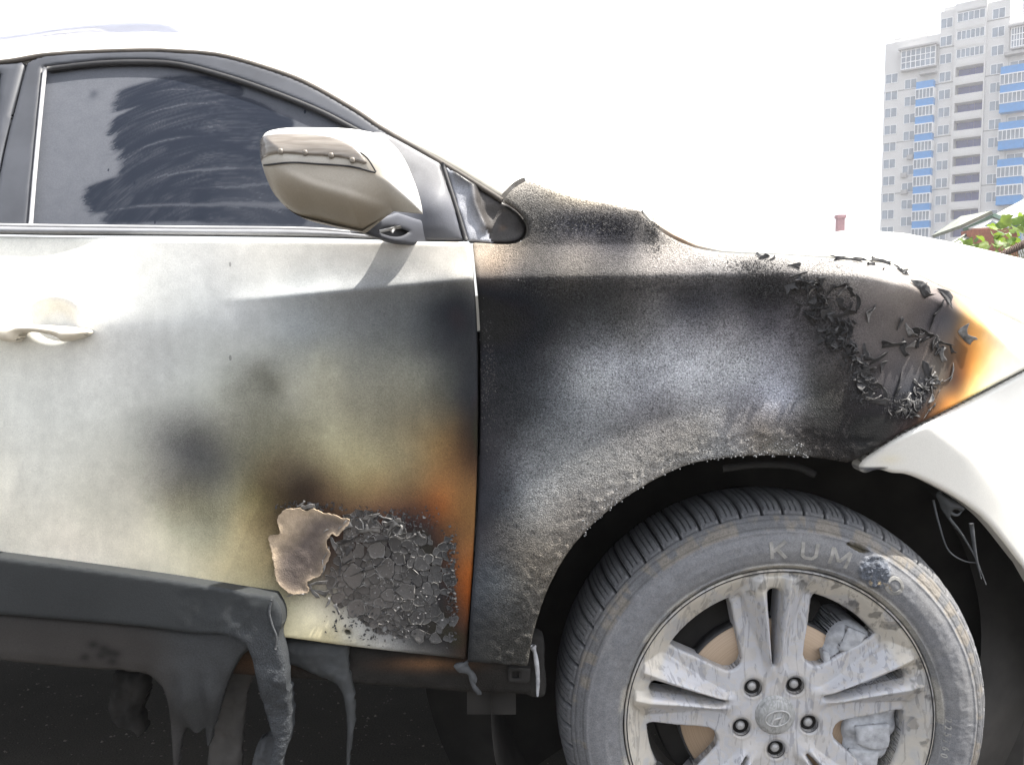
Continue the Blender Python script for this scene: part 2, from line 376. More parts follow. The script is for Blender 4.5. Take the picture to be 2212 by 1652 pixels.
FEND = [(1030, 620, (42, 42, 45)), (1110, 620, (52, 52, 55)), (1200, 640, 46), (1350, 690, 84), (1300, 640, 56), (1500, 640, (66, 66, 70)), (1650, 622, (50, 49, 51)), (1800, 625, (112, 108, 106)), (1900, 625, (125, 119, 116)), (1990, 640, (122, 114, 110)),
 (1045, 800, (36, 37, 41)), (1110, 800, (38, 40, 44)), (1175, 745, (46, 47, 50)), (1205, 850, (92, 95, 99)), (1130, 900, (54, 56, 59)), (1120, 1000, (95, 97, 100)), (1200, 1000, (126, 128, 129)), (1300, 760, (124, 126, 130)),
 (1270, 820, (156, 159, 162)), (1400, 760, (152, 154, 158)), (1450, 690, (106, 106, 109)), (1560, 710, (118, 117, 120)), (1610, 800, (158, 160, 164)), (1500, 820, (172, 174, 178)), (1700, 865, (136, 138, 146)), (1600, 875, (122, 122, 126)),
 (1400, 880, (116, 116, 119)), (1500, 945, (126, 124, 121)), (1300, 950, (118, 119, 120)), (1360, 1005, (140, 138, 135)), (1650, 940, (106, 101, 96)), (1750, 920, (54, 52, 52)), (1805, 950, (38, 36, 36)), (1850, 900, (32, 30, 31)), (1780, 900, 46), (1760, 840, 70), (1950, 900, (34, 30, 30)),
 (1830, 985, (42, 40, 39)), (1890, 950, 30), (1700, 970, (108, 106, 102)), (1560, 975, (138, 138, 138)), (1750, 760, (88, 86, 88)), (1700, 700, (90, 88, 92)), (1850, 700, (96, 91, 90)), (1950, 700, (94, 88, 85)), (2000, 760, (90, 83, 79)), (2045, 800, (78, 68, 60)), (1900, 800, (74, 70, 70)), (2000, 860, (64, 57, 54)),
 (2075, 815, (92, 62, 38)), (2098, 800, (172, 118, 58)), (2105, 715, (190, 140, 82)), (2082, 660, (176, 148, 112)), (2058, 640, (140, 124, 108)), (2060, 700, (92, 82, 74)), (2135, 765, (222, 186, 128)), (2165, 775, (226, 216, 190)), (2022, 893, (100, 66, 36)), (2055, 868, (178, 120, 58)),
 (2100, 845, (214, 176, 112)), (2145, 812, (224, 210, 178)), (2200, 770, W_), (2150, 700, (226, 218, 200)), (2110, 645, (224, 216, 200)), (2300, 760, W_), (1050, 1000, (46, 46, 50)), (1085, 1100, (60, 62, 66)), (1150, 1100, (118, 119, 119)), (1230, 1100, (122, 119, 115)),
 (1300, 1050, (132, 130, 127)), (1065, 1250, (66, 69, 72)), (1130, 1200, (92, 88, 82)), (1160, 1300, (80, 77, 72)), (1080, 1380, (48, 48, 47)), (1040, 1300, (50, 53, 57)), (1040, 1150, (46, 46, 50)), (1120, 1420, (56, 55, 52)),
 (1150, 480, (68, 67, 66)), (1250, 465, (74, 73, 76)), (1350, 470, (78, 76, 76)), (1400, 500, (100, 97, 95)), (1120, 545, (96, 90, 84)), (1040, 545, (142, 131, 118)), (1055, 575, (124, 112, 100)), (1250, 550, (98, 94, 92)), (1400, 560, (122, 118, 115)), (1550, 568, (146, 143, 140)), (1700, 570, (142, 139, 136)), (1860, 585, (160, 156, 152)), (1960, 600, (166, 160, 154)),
 (1150, 415, (132, 128, 122)), (1250, 432, (150, 142, 130)), (1350, 448, (150, 144, 136)), (1480, 545, (150, 145, 140))]
door_c = stain(DOOR, doorY); fend_c = stain(FEND, fenderY)
def warp(x, z, a, s): return x + a * (vnoise(x, z, 14, s) - .5), z + a * (vnoise(x, z, 14, s + 9) - .5)
def door_col(x, z, s):
    wx, wz = warp(x, z, .03, 3); c = door_c(wx, wz) * (1 + .07 * (vnoise(x, z, 26, 5) - .5))[:, None]
    c = c * (1 + .06 * (vnoise(x * 5, z, 14, 6, 3) - .5) + .08 * (vnoise(x, z, 95, 7, 3) - .5))[:, None]
    c = lin(np.clip(c, 0, 255)); lum = c.mean(1)
    g = .09 + .14 * sm(.5, .1, lum); gl = sm(.2, .7, lum) * .8; bp = .05 + .15 * sm(.3, .05, lum)
    return c, np.stack([g, gl, bp], 1)
def fend_col(x, z, s):
    wx, wz = warp(x, z, .025, 13); c = fend_c(wx, wz) * (1 + .16 * (vnoise(x, z, 45, 15) - .5))[:, None]
    c = lin(np.clip(c, 0, 255)); lum = c.mean(1)
    unb = sm(X_(2000), X_(2060), x) ; smooth_zone = sm(X_(1800), X_(1880), x)
    rear = 1 - sm(X_(1045), X_(1090), x)
    g = .72 * (1 - .75 * smooth_zone) * (1 - unb * .8) * (1 - .6 * rear) ; bp = .75 * (1 - .7 * smooth_zone) * (1 - .85 * unb) * (1 - .5 * rear)
    gl = unb * sm(.45, .7, lum)
    rimz = sm(.020, .006, s)                                  # scabby beaded rim of the wheel arch
    return c, np.stack([g, gl, bp], 1)

# ---------------------------------------------------------------- the burnt car
LABEL_CAR = 'white sport utility car with its front wing and door burnt by fire'
car = thing('burnt_car', LABEL_CAR, 'car', (HX - .9, .85, 0), worldverts=True)
door_px = [(-22, 510, 'c'), (500, 516), (1013, 523, 'c'), (1018, 560), (1029, 700), (1031, 950), (1022, 1200), (1006, 1425, 'c'), (750, 1396), (600, 1376), (300, 1352), (-40, 1325, 'c'), (-24, 900)]
hole_px = [(742, 1361, 'c'), (756, 1362, 'c'), (757, 1373, 'c'), (744, 1372, 'c')]
door = panel('front_door', pxpoly(door_px, doorY), doorY, .0036, M['burnt'], car, thick=.022, er=.004, col=door_col, holes=[pxpoly(hole_px, doorY)])
door['label'] = 'sooty front door with a blistered lower corner'
rear = panel('rear_door', pxpoly([(-1200, 470, 'c'), (-29, 509, 'c'), (-31, 900), (-47, 1322, 'c'), (-1200, 1220, 'c')], doorY), doorY, .012, M['white'], car, thick=.022)
fend_px = [(1020, 524, 'c'), (1115, 525), (1140, 508), (1139, 482), (1120, 455), (1088, 432, 'c'), (1108, 408), (1140, 388, 'c'), (1240, 425), (1330, 441), (1385, 455, 'c'), (1402, 478), (1450, 512), (1500, 534), (1560, 545), (1700, 551), (1830, 560), (1930, 572), (2040, 622), (2130, 662), (2212, 702), (2330, 765, 'c'), (2330, 738, 'c'), (2212, 799), (2010, 904), (1940, 940), (1880, 978), (1832, 1000, 'c'), (1760, 988), (1690, 984), (1620, 985), (1560, 990), (1490, 1003), (1400, 1045), (1300, 1115), (1230, 1190), (1185, 1270), (1152, 1370), (1140, 1440, 'c'), (1010, 1430, 'c'), (1018, 1300), (1029, 1150), (1037, 950), (1036, 700), (1025, 570)]
def fend_off(x, z, s):
    edge = (vnoise(x, z, 160, 21, 2) - .5) * .006 * (1 - sm(.03, .06, s)) * (np.hypot(x - HX, z - HZ) < .47)
    return edge + .0012 * (vnoise(x, z, 190, 22, 2) - .5) * (1 - sm(X_(1850), X_(1950), x))
fender = panel('front_fender', pxpoly(fend_px, fenderY, 5), fenderY, .0034, M['burnt'], car, thick=.02, er=.004, col=fend_col, off=fend_off)
fender['label'] = 'charred front wing with bare ashen metal and curled flakes'

def bump_col(x, z, s):
    c = np.tile(lin(np.array([226, 225, 219])), (len(x), 1)); p = at_y(1880, 1005, 0); d = np.hypot((x - p[0]), (z - p[2]))
    q = at_y(1915, 990, 0); st = np.exp(-((x - q[0]) / .018) ** 2 - ((z - q[2]) / .008) ** 2)
    c = c * (1 - .25 * st[:, None] * np.array([.05, .2, .6])); k = (1 - sm(.012, .03, d + .02 * (vnoise(x, z, 90, 31) - .5)))[:, None] * (z < p[2] - .002)[:, None]
    c = c * (1 - k) + np.array([.10, .105, .12]) * k
    return c, np.stack([np.full(len(x), .04), 1 - k[:, 0], .03 + k[:, 0] * .8], 1)
bump_px = [(2212, 1225, 'c'), (2120, 1115), (2030, 1055), (1960, 1025), (1930, 1022), (1900, 1015), (1870, 1022), (1858, 1012), (1866, 995), (1893, 975, 'c'), (1945, 943), (2014, 909), (2212, 805), (2330, 742, 'c')]
bump_poly = [on(bumperY, *q)[[0, 2]] for q in outline(bump_px, 6) if q[0] <= 2213]
i0 = max(range(len(bump_poly)), key=lambda i: (bump_poly[i][1] > .75) * bump_poly[i][0]); arch_end = on(bumperY, 2212, 1225)[[0, 2]]
bump_poly = [p for p in bump_poly[:i0 + 1]] + [np.array(q) for q in [(1.15, bump_poly[i0][1] + .03), (1.25, .2), (arch_end[0] + .20, .2), (arch_end[0] + .14, .38)]]
bumper = panel('front_bumper', bump_poly, bumperY, .004, M['burnt'], car, thick=.028, er=.006, col=bump_col)
bumper['label'] = 'white front bumper with a scorched tip'

# hood, lofted from the wing line over to the far side
WID = 1.76
def mirror_row(row): return row + [np.array([p[0], WID - p[1], p[2]]) for p in reversed(row)]
hood_st = [(1389, 456, 1396, 449, .06), (1405, 476, 1412, 455, .10), (1453, 508, 1456, 474, .16), (1503, 531, 1505, 503, .2), (1562, 542, 1560, 517, .24), (1700, 548, 1700, 512, .3), (1830, 557, 1850, 496, .3), (1932, 569, 1955, 504, .28), (2042, 619, 2075, 527, .26), (2132, 659, 2160, 547, .26), (2214, 699, 2240, 566, .26), (2332, 762, 2350, 600, .26)]
hs = np.array(hood_st, float); tt = np.linspace(0, len(hs) - 1, 90)
hs = np.stack([np.interp(tt, np.arange(len(hs)), hs[:, k]) for k in range(5)], 1)
rows, hc = [], []
for u0, v0, u1, v1, dy in hs:
    p0 = on(fenderY, u0, v0); p0[1] += .002; p2 = at_y(u1, v1, p0[1] + dy); p1 = p0 * .5 + p2 * .5; p1[1] -= dy * .28; p1[2] += abs(p2[2] - p0[2]) * .12
    row = [p0 + [0, .012, -.02]] + [(1 - t) ** 2 * p0 + 2 * t * (1 - t) * p1 + t * t * p2 for t in np.linspace(0, 1, 14)] + [np.array([p2[0], p2[1] + (WID / 2 - p2[1]) * t, p2[2] + .012 * math.sin(t * 1.6)]) for t in (.25, .6, 1)]
    rows.append(mirror_row(row)[:-1])
    sc_ = math.exp(-((u0 - 1470) / 75) ** 2) * 1.0
    for i in range(len(rows[-1])):
        k = sc_ * max(0, 1 - i / 11) if i < 15 else 0
        hc.append(lin(np.array(W_)) * (1 - k) + lin(np.array([112, 80, 44])) * k)
V, F = loft(rows); mk('hood', V, [f[::-1] for f in F], M['burnt'], car, True, np.array(hc), np.tile([.05, .9, .03], (len(V), 1)))
# roof, windscreen pillar and windscreen
line_px = catmull([(-1200, 175), (-300, 142), (0, 132), (97, 118), (302, 108), (382, 110), (476, 119), (590, 151), (660, 178), (767, 238), (822, 275), (955, 350), (1079, 426)], False, 10)
rows, ends = [], []
for u, v in line_px:
    p0 = on(frameY, u, v); k = float(sm(420, 640, u)); p0[1] += .004
    k3 = float(sm(880, 1079, u)); p2 = at_y(u + 14 * k + 40 * k3, v - 38 - 10 * k + 5 * k3, p0[1] + .10 - .03 * k); p1 = (p0 + p2) / 2; p1[1] -= .02; p1[2] += .008
    row = [p0 + [0, .012, -.01]] + [(1 - t) ** 2 * p0 + 2 * t * (1 - t) * p1 + t * t * p2 for t in np.linspace(0, 1, 8)]
    ends.append(p2); rows.append(row)
nr = sum(1 for u, v in line_px if u < 480)
def top_row(row): p2 = row[-1]; return mirror_row(row + [np.array([p2[0], p2[1] + (WID / 2 - p2[1]) * t, p2[2] + .03 * math.sin(t * 1.57)]) for t in (.3, .65, 1)])[:-1]
V, F = loft([top_row(r) for r in rows[:nr]]); mk('roof', V, [f[::-1] for f in F], M['white'], car)
pc = []
for r_, (u, v) in zip(rows[nr - 1:], line_px[nr - 1:]):
    for i, p in enumerate(r_): k = np.clip(sm(780, 980, u), 0, 1) * (.80 + .25 * vnoise(p[0], p[2], 40, 3)) * max(0, 1 - 1.05 * i / 9); pc.append(lin(np.array(W_)) * (1 - k) + lin(np.array([96, 90, 80])) * k)
V, F = loft(rows[nr - 1:]); mk('windscreen_pillar', V, [f[::-1] for f in F], M['burnt'], car, True, np.array(pc), np.tile([.06, .6, .03], (len(V), 1)))
t = NT('windscreen_glass'); M['wglass'] = t.set(Base_Color=(.03, .035, .04), Roughness=.08)
wr = [[p + [0, .0, 0], p + [0.01, .3, .03], p + [.03, WID / 2 - p[1], .045], np.array([p[0] + .01, WID - p[1] - .3, p[2] + .03]), np.array([p[0], WID - p[1], p[2]])] for p in ends[nr - 1:]]
V, F = loft(wr); mk('windscreen', V, F, M['wglass'], car)
# cowl under the windscreen, behind the wing
cr_ = []
for u, v in catmull([(1143, 391), (1240, 425), (1330, 440), (1386, 455)], False, 8):
    p = on(fenderY, u, v); p[2] -= .002; cr_.append([p + [0, .004, -.01], p + [.0, .05, .004], p + [0, .25, .012], p + [0, WID / 2 - p[1], .03], np.array([p[0], WID - p[1], p[2]])])
V, F = loft(cr_); mk('cowl', V, F, M['frame'], car)
# ---------------------------------------------------------------- side windows, frame, trims
opening = [(99, 148, 'c'), (208, 136), (302, 133), (382, 138), (486, 164), (590, 199), (694, 241), (760, 275), (832, 316, 'c'), (852, 498, 'c'), (690, 499), (66, 490, 'c')]
fr_px = [(57, 134, 'c'), (97, 120), (302, 110), (382, 112), (476, 121), (590, 153), (660, 180), (767, 240), (822, 277), (955, 353, 'c'), (1004, 506, 'c'), (-20, 494, 'c'), (3, 347)]
def frame_off(x, z, s):                   # stepped section: outer band proud, inner rubber channel sunk
    return .004 * sm(.020, .028, s)
fo = pxpoly(opening, glassY)
frame = panel('window_frame', pxpoly(fr_px, frameY), frameY, .004, M['frame'], car, thick=.03, er=.004, holes=[fo])
C_AX = at_y(1300 * .3472, 1900 * .3472, .06)
strokes = [[(650, 600), (800, 530), (960, 478), (1150, 470), (1420, 530)], [(660, 640), (850, 590), (1000, 560), (1250, 540)], [(650, 800), (800, 690), (950, 620), (1200, 570), (1500, 620), (1760, 760)], [(690, 870), (850, 760), (1050, 690), (1300, 660), (1750, 790)], [(700, 900), (900, 800), (1100, 740), (1700, 780)],
 [(745, 975), (900, 860), (1100, 800), (1640, 850)], [(760, 1100), (900, 980), (1150, 900), (1650, 900)], [(780, 1120), (1000, 1010), (1300, 950), (1650, 950)], [(570, 1230), (760, 1160), (1000, 1080), (1300, 1020), (1650, 1010)], [(590, 1260), (900, 1190), (1300, 1130), (1700, 1100)], [(620, 1300), (900, 1250), (1300, 1230), (1750, 1220)], [(710, 1370), (1200, 1350), (1900, 1370)]]
swidth = [60, 44, 50, 60, 66, 66, 60, 66, 52, 66, 66, 60]
def glass_col(x, z, s):
    wx = x + .008 * (vnoise(x, z, 35, 41) - .5); wz = z + .006 * (vnoise(x, z, 35, 42) - .5); wipe = np.zeros(len(x))
    for st, wd in zip(strokes, swidth):
        P = [at_y(u * .3472, v * .3472, .06)[[0, 2]] for u, v in catmull(st, False, 6)]
        d, sg, tp = dline(wx, wz, P); h = wd * .3472 * .00073
        rag = (vnoise(d * sg * 9, z * 0, 60, 43, 2) - .5) * .02
        end = sm(-.004, .012, (x - P[0][0]) + rag)
        wipe = np.maximum(wipe, sm(h * 1.15, h * .6, d) * end)
    rad = np.hypot(x - C_AX[0] - .05, z - C_AX[2]); streak = vnoise(rad * 8, np.arctan2(z - C_AX[2], x - C_AX[0]) * .06, 110, 44, 3)
    streak2 = vnoise(rad * 3, np.arctan2(z - C_AX[2], x - C_AX[0]) * .2, 30, 45, 2)
    u = x / 1.40 * 1878 + 1106
    base = .86 - .30 * sm(X_(200), X_(560), x)
    left = .06 * (vnoise(x, z, 9, 46) - .5)
    resid = .03 + .22 * np.clip((streak - .40) * 2.2, 0, 1) * sm(.25, .7, streak2) + .16 * np.clip(streak2 - .5, 0, 1) + .10 * sm(X_(420), X_(560), x) * sm(1.24, 1.16, z)
    spot = at_y(180, 192, .06); sp = np.exp(-((x - spot[0]) / .007) ** 2 - ((z - spot[2]) / .008) ** 2)
    d = (base + left) * (1 - wipe) + resid * wipe; d = d * (1 - .5 * sp)
    d = d * (.75 + .25 * sm(1.05, 1.2, z))
    return np.stack([d, d, d], 1), np.zeros((len(x), 3))
t = NT('dusty_tinted_glass'); a = t.n('Attribute', attribute_name='Col'); sx = t.n('SeparateColor'); t.l(a.outputs['Color'], sx.inputs[0])
nz = t.noise(420, 3, .7); nz2 = t.noise(60, 3)
dm = t.math('MULTIPLY', sx.outputs[0], t.math('ADD', .45, t.math('ADD', t.math('MULTIPLY', nz, .75), t.math('MULTIPLY', nz2, .35))), True)
mp = t.n('Mapping'); mp.inputs['Scale'].default_value = (1, 1, .4); t.l(t.tc.outputs['Object'], mp.inputs[0])
vo = t.n('TexVoronoi'); vo.inputs['Scale'].default_value = 46; t.l(mp.outputs[0], vo.inputs['Vector'])
rs = t.n('SeparateColor'); t.l(vo.outputs['Color'], rs.inputs[0])
drop = t.math('MULTIPLY', t.math('LESS_THAN', vo.outputs['Distance'], t.math('MULTIPLY', rs.outputs[1], .10)), t.math('GREATER_THAN', rs.outputs[0], .6))
dm = t.math('MULTIPLY', dm, t.math('SUBTRACT', 1.0, t.math('MULTIPLY', drop, .8)))
t.l(t.mix(dm, (.012, .016, .026), (.115, .122, .14)), t.b.inputs['Base Color'])
M['glass'] = t.set(Roughness=t.math('ADD', .12, t.math('MULTIPLY', dm, .6), True), IOR=1.3)
glass = panel('window_glass', pxpoly([(90, 140, 'c'), (208, 126), (302, 123), (382, 128), (486, 154), (590, 189), (694, 231), (760, 265), (850, 316, 'c'), (870, 504, 'c'), (58, 500, 'c')], glassY), glassY, .0022, M['glass'], car, thick=.004, er=0, col=glass_col)
glass['label'] = 'dusty front side window with dark wiped streaks'
# rear door window: frame band and its glass
rfo = pxpoly([(-1000, 200, 'c'), (-30, 165), (8, 158, 'c'), (-8, 330), (-52, 478, 'c'), (-1000, 440, 'c')], glassY)
panel('rear_window_frame', pxpoly([(-1200, 182, 'c'), (-300, 148), (0, 137), (51, 134, 'c'), (-2, 347), (-26, 493, 'c'), (-1200, 450, 'c')], frameY), frameY, .008, M['frame'], car, thick=.03, er=.004, holes=[rfo])
rg = panel('rear_window_glass', pxpoly([(-1020, 190, 'c'), (16, 150, 'c'), (-46, 490, 'c'), (-1020, 450, 'c')], glassY), glassY, .008, M['glass'], car, thick=.004, er=0, col=lambda x, z, s: (np.tile([.32, .32, .32], (len(x), 1)) * (vnoise(x, z, 18, 47) > .3)[:, None], np.zeros((len(x), 3))))
# seals and lips
def line3(pts, surf, d=0, n=8): return [on(surf, *p) + np.array([0, d, 0]) for p in catmull(pts, False, n)]
V, F = tube(line3([(-1200, 177), (-300, 144), (0, 134), (97, 119), (302, 109), (382, 111), (476, 120), (590, 152), (660, 179), (767, 239), (822, 276), (955, 352), (1030, 398), (1085, 433)], frameY, .003), .0042); mk('door_seal', V, F, simple('brown_black_seal', (.075, .065, .055), .7, var=.3), car)
V, F = tube(line3([(98, 148), (84, 290), (74, 400), (67, 489)], frameY, -.001), .0032); mk('window_lip', V, F, simple('bright_window_lip', (.42, .42, .43), .4, var=.1), car)
V, F = tube(line3([(101, 149), (208, 137), (302, 134), (382, 139), (486, 165), (590, 200), (694, 242), (760, 276), (815, 305)], frameY, .004), .0048); mk('glass_run_seal', V, F, M['rubber'], car)
def beltY(x, z): return glassY(x, z) - .020
def belt_off(x, z, s): return -.004 * np.sqrt(np.clip(s / .007, 0, 1))
panel('belt_trim', pxpoly([(-1200, 446, 'c'), (-300, 484), (68, 493), (400, 497), (700, 501), (880, 519, 'c'), (700, 513), (400, 509), (0, 505), (-1200, 466, 'c')], glassY), beltY, .003, M['trim'], car, thick=.03, er=.002, off=belt_off)
V, F = tube(line3([(-300, 481), (66, 489), (400, 493), (690, 497), (760, 503)], glassY, -.014), .0022); mk('belt_lip', V, F, simple('bright_lip', (.5, .5, .5), .35, var=.1), car)

# mirror base on the door corner, quarter trim
def sail_off(x, z, s):
    p = at_y(935, 440, 0); q = at_y(968, 470, 0)
    return -.014 * np.exp(-((x - p[0]) / .03) ** 2 - ((z - p[2]) / .035) ** 2) - .004 * np.sqrt(np.clip(s / .02, 0, 1))
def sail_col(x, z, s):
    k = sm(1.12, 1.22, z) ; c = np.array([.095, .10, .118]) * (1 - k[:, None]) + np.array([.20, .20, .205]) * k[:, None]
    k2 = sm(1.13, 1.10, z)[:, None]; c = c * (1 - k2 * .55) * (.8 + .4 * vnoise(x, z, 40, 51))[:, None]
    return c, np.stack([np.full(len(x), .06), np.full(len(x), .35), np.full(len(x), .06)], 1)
panel('mirror_sail', pxpoly([(808, 286, 'c'), (826, 288), (950, 354, 'c'), (1003, 520, 'c'), (845, 521, 'c'), (800, 480)], frameY), lambda x, z: frameY(x, z) - .006, .003, M['burnt'], car, thick=.02, er=.003, off=sail_off, col=sail_col)
def q_off(x, z, s):
    n = vnoise(x, z, 26, 52, 2); ln = [on(frameY, *p)[[0, 2]] for p in [(985, 375), (1022, 400), (1026, 440), (1048, 490)]]
    d, sg, _ = dline(x, z, ln)
    return -.010 * np.exp(-(d / .008) ** 2) - .012 * (n - .5) + .012 * sm(0, .01, d * sg) * 1.0
def q_col(x, z, s):
    n = vnoise(x, z, 60, 53); ln = [on(frameY, *p)[[0, 2]] for p in [(985, 375), (1022, 400), (1026, 440), (1048, 490)]]; d, sg, _ = dline(x, z, ln)
    k = sm(-.01, .004, d * sg)[:, None]; c = np.array([.24, .25, .28]) * (1 - k) + np.array([.05, .046, .044]) * k
    e = sm(.008, .003, s)[:, None] * k; c = c * (1 - e) + np.array([.02, .018, .018]) * e
    rust = (sm(.55, .7, vnoise(x, z, 35, 54)) * sm(1.125, 1.11, z))[:, None]; c = c * (1 - rust * .6) + np.array([.16, .10, .06]) * rust * .6
    return c * (.6 + .8 * n)[:, None], np.stack([np.full(len(x), .2), np.full(len(x), .55), np.full(len(x), .3)], 1)
panel('quarter_trim', pxpoly([(960, 358, 'c'), (1082, 433, 'c'), (1118, 458), (1136, 484), (1136, 503), (1114, 521), (1012, 522, 'c')], frameY), lambda x, z: frameY(x, z) - .002, .0026, M['burnt'], car, thick=.03, er=.004, off=q_off, col=q_col)['label'] = 'melted black corner trim'
V, F = tube(line3([(956, 355), (985, 445), (1008, 521)], frameY, -.006), .0035); mk('corner_seal', V, F, M['rubber'], car)

# wing mirror: a closed two-sided shell
MY = -.13
mir_px = [(568, 312, 'c'), (582, 291), (615, 281), (690, 278), (780, 283), (832, 298), (868, 335), (892, 385), (907, 430), (913, 462, 'c'), (850, 456, 'c'), (782, 500, 'c'), (700, 482), (640, 464), (600, 428), (577, 380), (569, 345)]
mp_ = np.array(planepoly(mir_px, MY, 8)); rdg = [at_y(*p, MY)[[0, 2]] for p in catmull([(540, 366), (600, 376), (640, 391), (698, 417), (760, 435), (836, 458), (900, 474)], False, 6)]
lens_px = [(569, 314, 'c'), (614, 307), (686, 307), (748, 319), (787, 341), (811, 371, 'c'), (803, 372), (760, 360), (686, 354), (630, 351), (571, 357, 'c')]
lens_poly = np.array(planepoly(lens_px, MY, 8))
def mirY(x, z):
    s = np.maximum(sdf(x, z, mp_), 0); q = np.clip(1 - s / .052, 0, 1); y = MY - .066 * np.sqrt(np.maximum(1 - q ** 2.2, 0))
    d, sg, tp = dline(x, z, rdg); dd = -d * sg; st = sm(at_y(590, 380, MY)[0], at_y(690, 400, MY)[0], x)
    y = y + (.85 * soft(dd, .004) + .40 * np.minimum(soft(-dd, .003), .009)) * st 
    return y
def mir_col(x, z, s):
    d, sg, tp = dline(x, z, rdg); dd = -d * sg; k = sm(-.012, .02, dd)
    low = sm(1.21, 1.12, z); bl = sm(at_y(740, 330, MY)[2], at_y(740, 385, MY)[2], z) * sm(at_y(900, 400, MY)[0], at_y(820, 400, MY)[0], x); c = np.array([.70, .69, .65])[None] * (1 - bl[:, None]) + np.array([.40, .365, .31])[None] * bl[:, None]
    k = (k * .7)[:, None]; c = c * (1 - k) + np.array([.27, .235, .18]) * k  # lower facet browner: dust, with its shade and warm reflection painted in
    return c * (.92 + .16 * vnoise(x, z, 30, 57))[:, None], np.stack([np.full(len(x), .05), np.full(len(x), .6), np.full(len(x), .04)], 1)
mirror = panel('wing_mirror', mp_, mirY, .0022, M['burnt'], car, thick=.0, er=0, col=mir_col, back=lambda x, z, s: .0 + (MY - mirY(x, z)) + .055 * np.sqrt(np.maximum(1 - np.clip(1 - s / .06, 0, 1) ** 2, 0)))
mirror['label'] = 'white wing mirror browned below by dust and painted shade'
t = NT('smoky_indicator_lens'); n_ = t.noise(40, 3); mp = t.n('Mapping'); mp.inputs['Scale'].default_value = (20, 20, 170); t.l(t.tc.outputs['Object'], mp.inputs[0])
st_ = t.noise(1, 2, vec=mp.outputs[0]); M['lens'] = t.set(Base_Color=t.ramp(st_, [(.35, (.15, .128, .105)), (.65, (.24, .215, .185))]), Roughness=.25, Coat_Weight=.8, Coat_Roughness=.06); t.bump(st_, .25, .002)
M['lensdot'] = simple('smoky_reflector', (.20, .178, .15), .3)
lens = panel('indicator_lens', lens_poly, lambda x, z: mirY(x, z) - .0038, .002, M['lens'], mirror, thick=.006, er=.0015)
for u, v in [(607, 328), (660, 331), (716, 337), (762, 347)]:
    p = at_y(u, v, MY - .06); yy = float(mirY(np.array([p[0]]), np.array([p[2]]))[0]); p = at_y(u, v, yy)
    V, F = revolve([(0.0005, -.0018), (.0022, -.0016), (.0036, -.0010), (.0042, .002)], 0, 0, 14); V = [(a + p[0], b + yy - .0032, c + p[2]) for a, b, c in V]
    mk('lamp_reflector', V, F, M['lensdot'], mirror)
ls = line3([(569, 312), (614, 304), (686, 304), (748, 316), (790, 339), (813, 372)], lambda x, z: mirY(x, z), -.0022)
V, F = tube(ls, .0010, 6); mk('lens_seam', V, F, M['dark'], mirror)
ls = line3([(571, 358), (630, 352), (686, 355), (760, 361), (812, 374)], lambda x, z: mirY(x, z), -.0022)
V, F = tube(ls, .0012, 6); mk('lens_seam', V, F, M['dark'], mirror)
def baseY(x, z): k = sm(X_(775), X_(965), x); return -.125 * (1 - k) + k * (frameY(x, z) + .014)
bs_px = [(776, 502, 'c'), (850, 452, 'c'), (905, 459), (926, 440), (946, 446), (962, 474), (985, 519, 'c'), (900, 521), (830, 517)]
br_px = [(812, 499, 'c'), (828, 488), (852, 485), (872, 490, 'c'), (855, 503), (838, 506)]
mb = panel('mirror_base', planepoly(bs_px, -.08, 6), baseY, .0028, M['burnt'], car, thick=.05, er=.006, col=sail_col, holes=[planepoly(br_px, -.09)])
panel('lamp_recess', planepoly([(806, 480, 'c'), (880, 480, 'c'), (880, 510, 'c'), (806, 510, 'c')], -.07), lambda x, z: baseY(x, z) + .02, .004, M['dark'], mb, thick=.004)
for a, b in [((846, 502), (856, 488)), ((820, 500), (866, 490))]:
    V, F = tube([at_y(*a, -.085), at_y(*b, -.082)], .0022, 6); mk('broken_lamp_shard', V, F, M['steel'], mb)

# door handle
hpoly = planepoly([(-75, 694, 'c'), (0, 699), (100, 703), (170, 710), (188, 717), (168, 731), (136, 738, 'c'), (118, 726), (45, 719), (32, 737), (8, 737), (-20, 722), (-75, 715, 'c')], -.055)
def handleY(x, z): return np.full(np.shape(x), -.058)
hd = panel('door_handle', hpoly, handleY, .0025, simple('cream_handle', (.66, .60, .49), .4, var=.05), door, thick=.02, er=.004, off=lambda x, z, s: -.010 * np.sqrt(np.clip(s / .010, 0, 1)))

# lower mouldings and melted plastic
def mouldY(x, z): return doorY(x, z) * .0 - .050 + .02 * sm(.44, .36, z)
mo_px = [(-1000, 1075, 'c'), (-300, 1165), (0, 1203), (200, 1229), (400, 1257), (560, 1284), (590, 1289, 'c'), (606, 1318), (609, 1345), (602, 1372), (612, 1420), (620, 1480), (627, 1540), (624, 1590), (606, 1652), (600, 1720, 'c'), (574, 1720, 'c'), (581, 1652), (590, 1606), (574, 1540), (556, 1480), (545, 1430), (532, 1392, 'c'), (490, 1372), (420, 1368), (300, 1353), (100, 1336), (-300, 1300), (-1000, 1210, 'c')]
def mo_off(x, z, s):
    drip = sm(.455, .42, z)
    return -.0012 * np.sqrt(np.clip(s / .006, 0, 1)) - .003 * drip * np.sqrt(np.clip(s / .012, 0, 1)) + .004 * (vnoise(x, z, 60, 61, 2) - .5) * sm(X_(350), X_(500), x) + .006 * (vnoise(x, z, 240, 62, 2) - .5) * drip
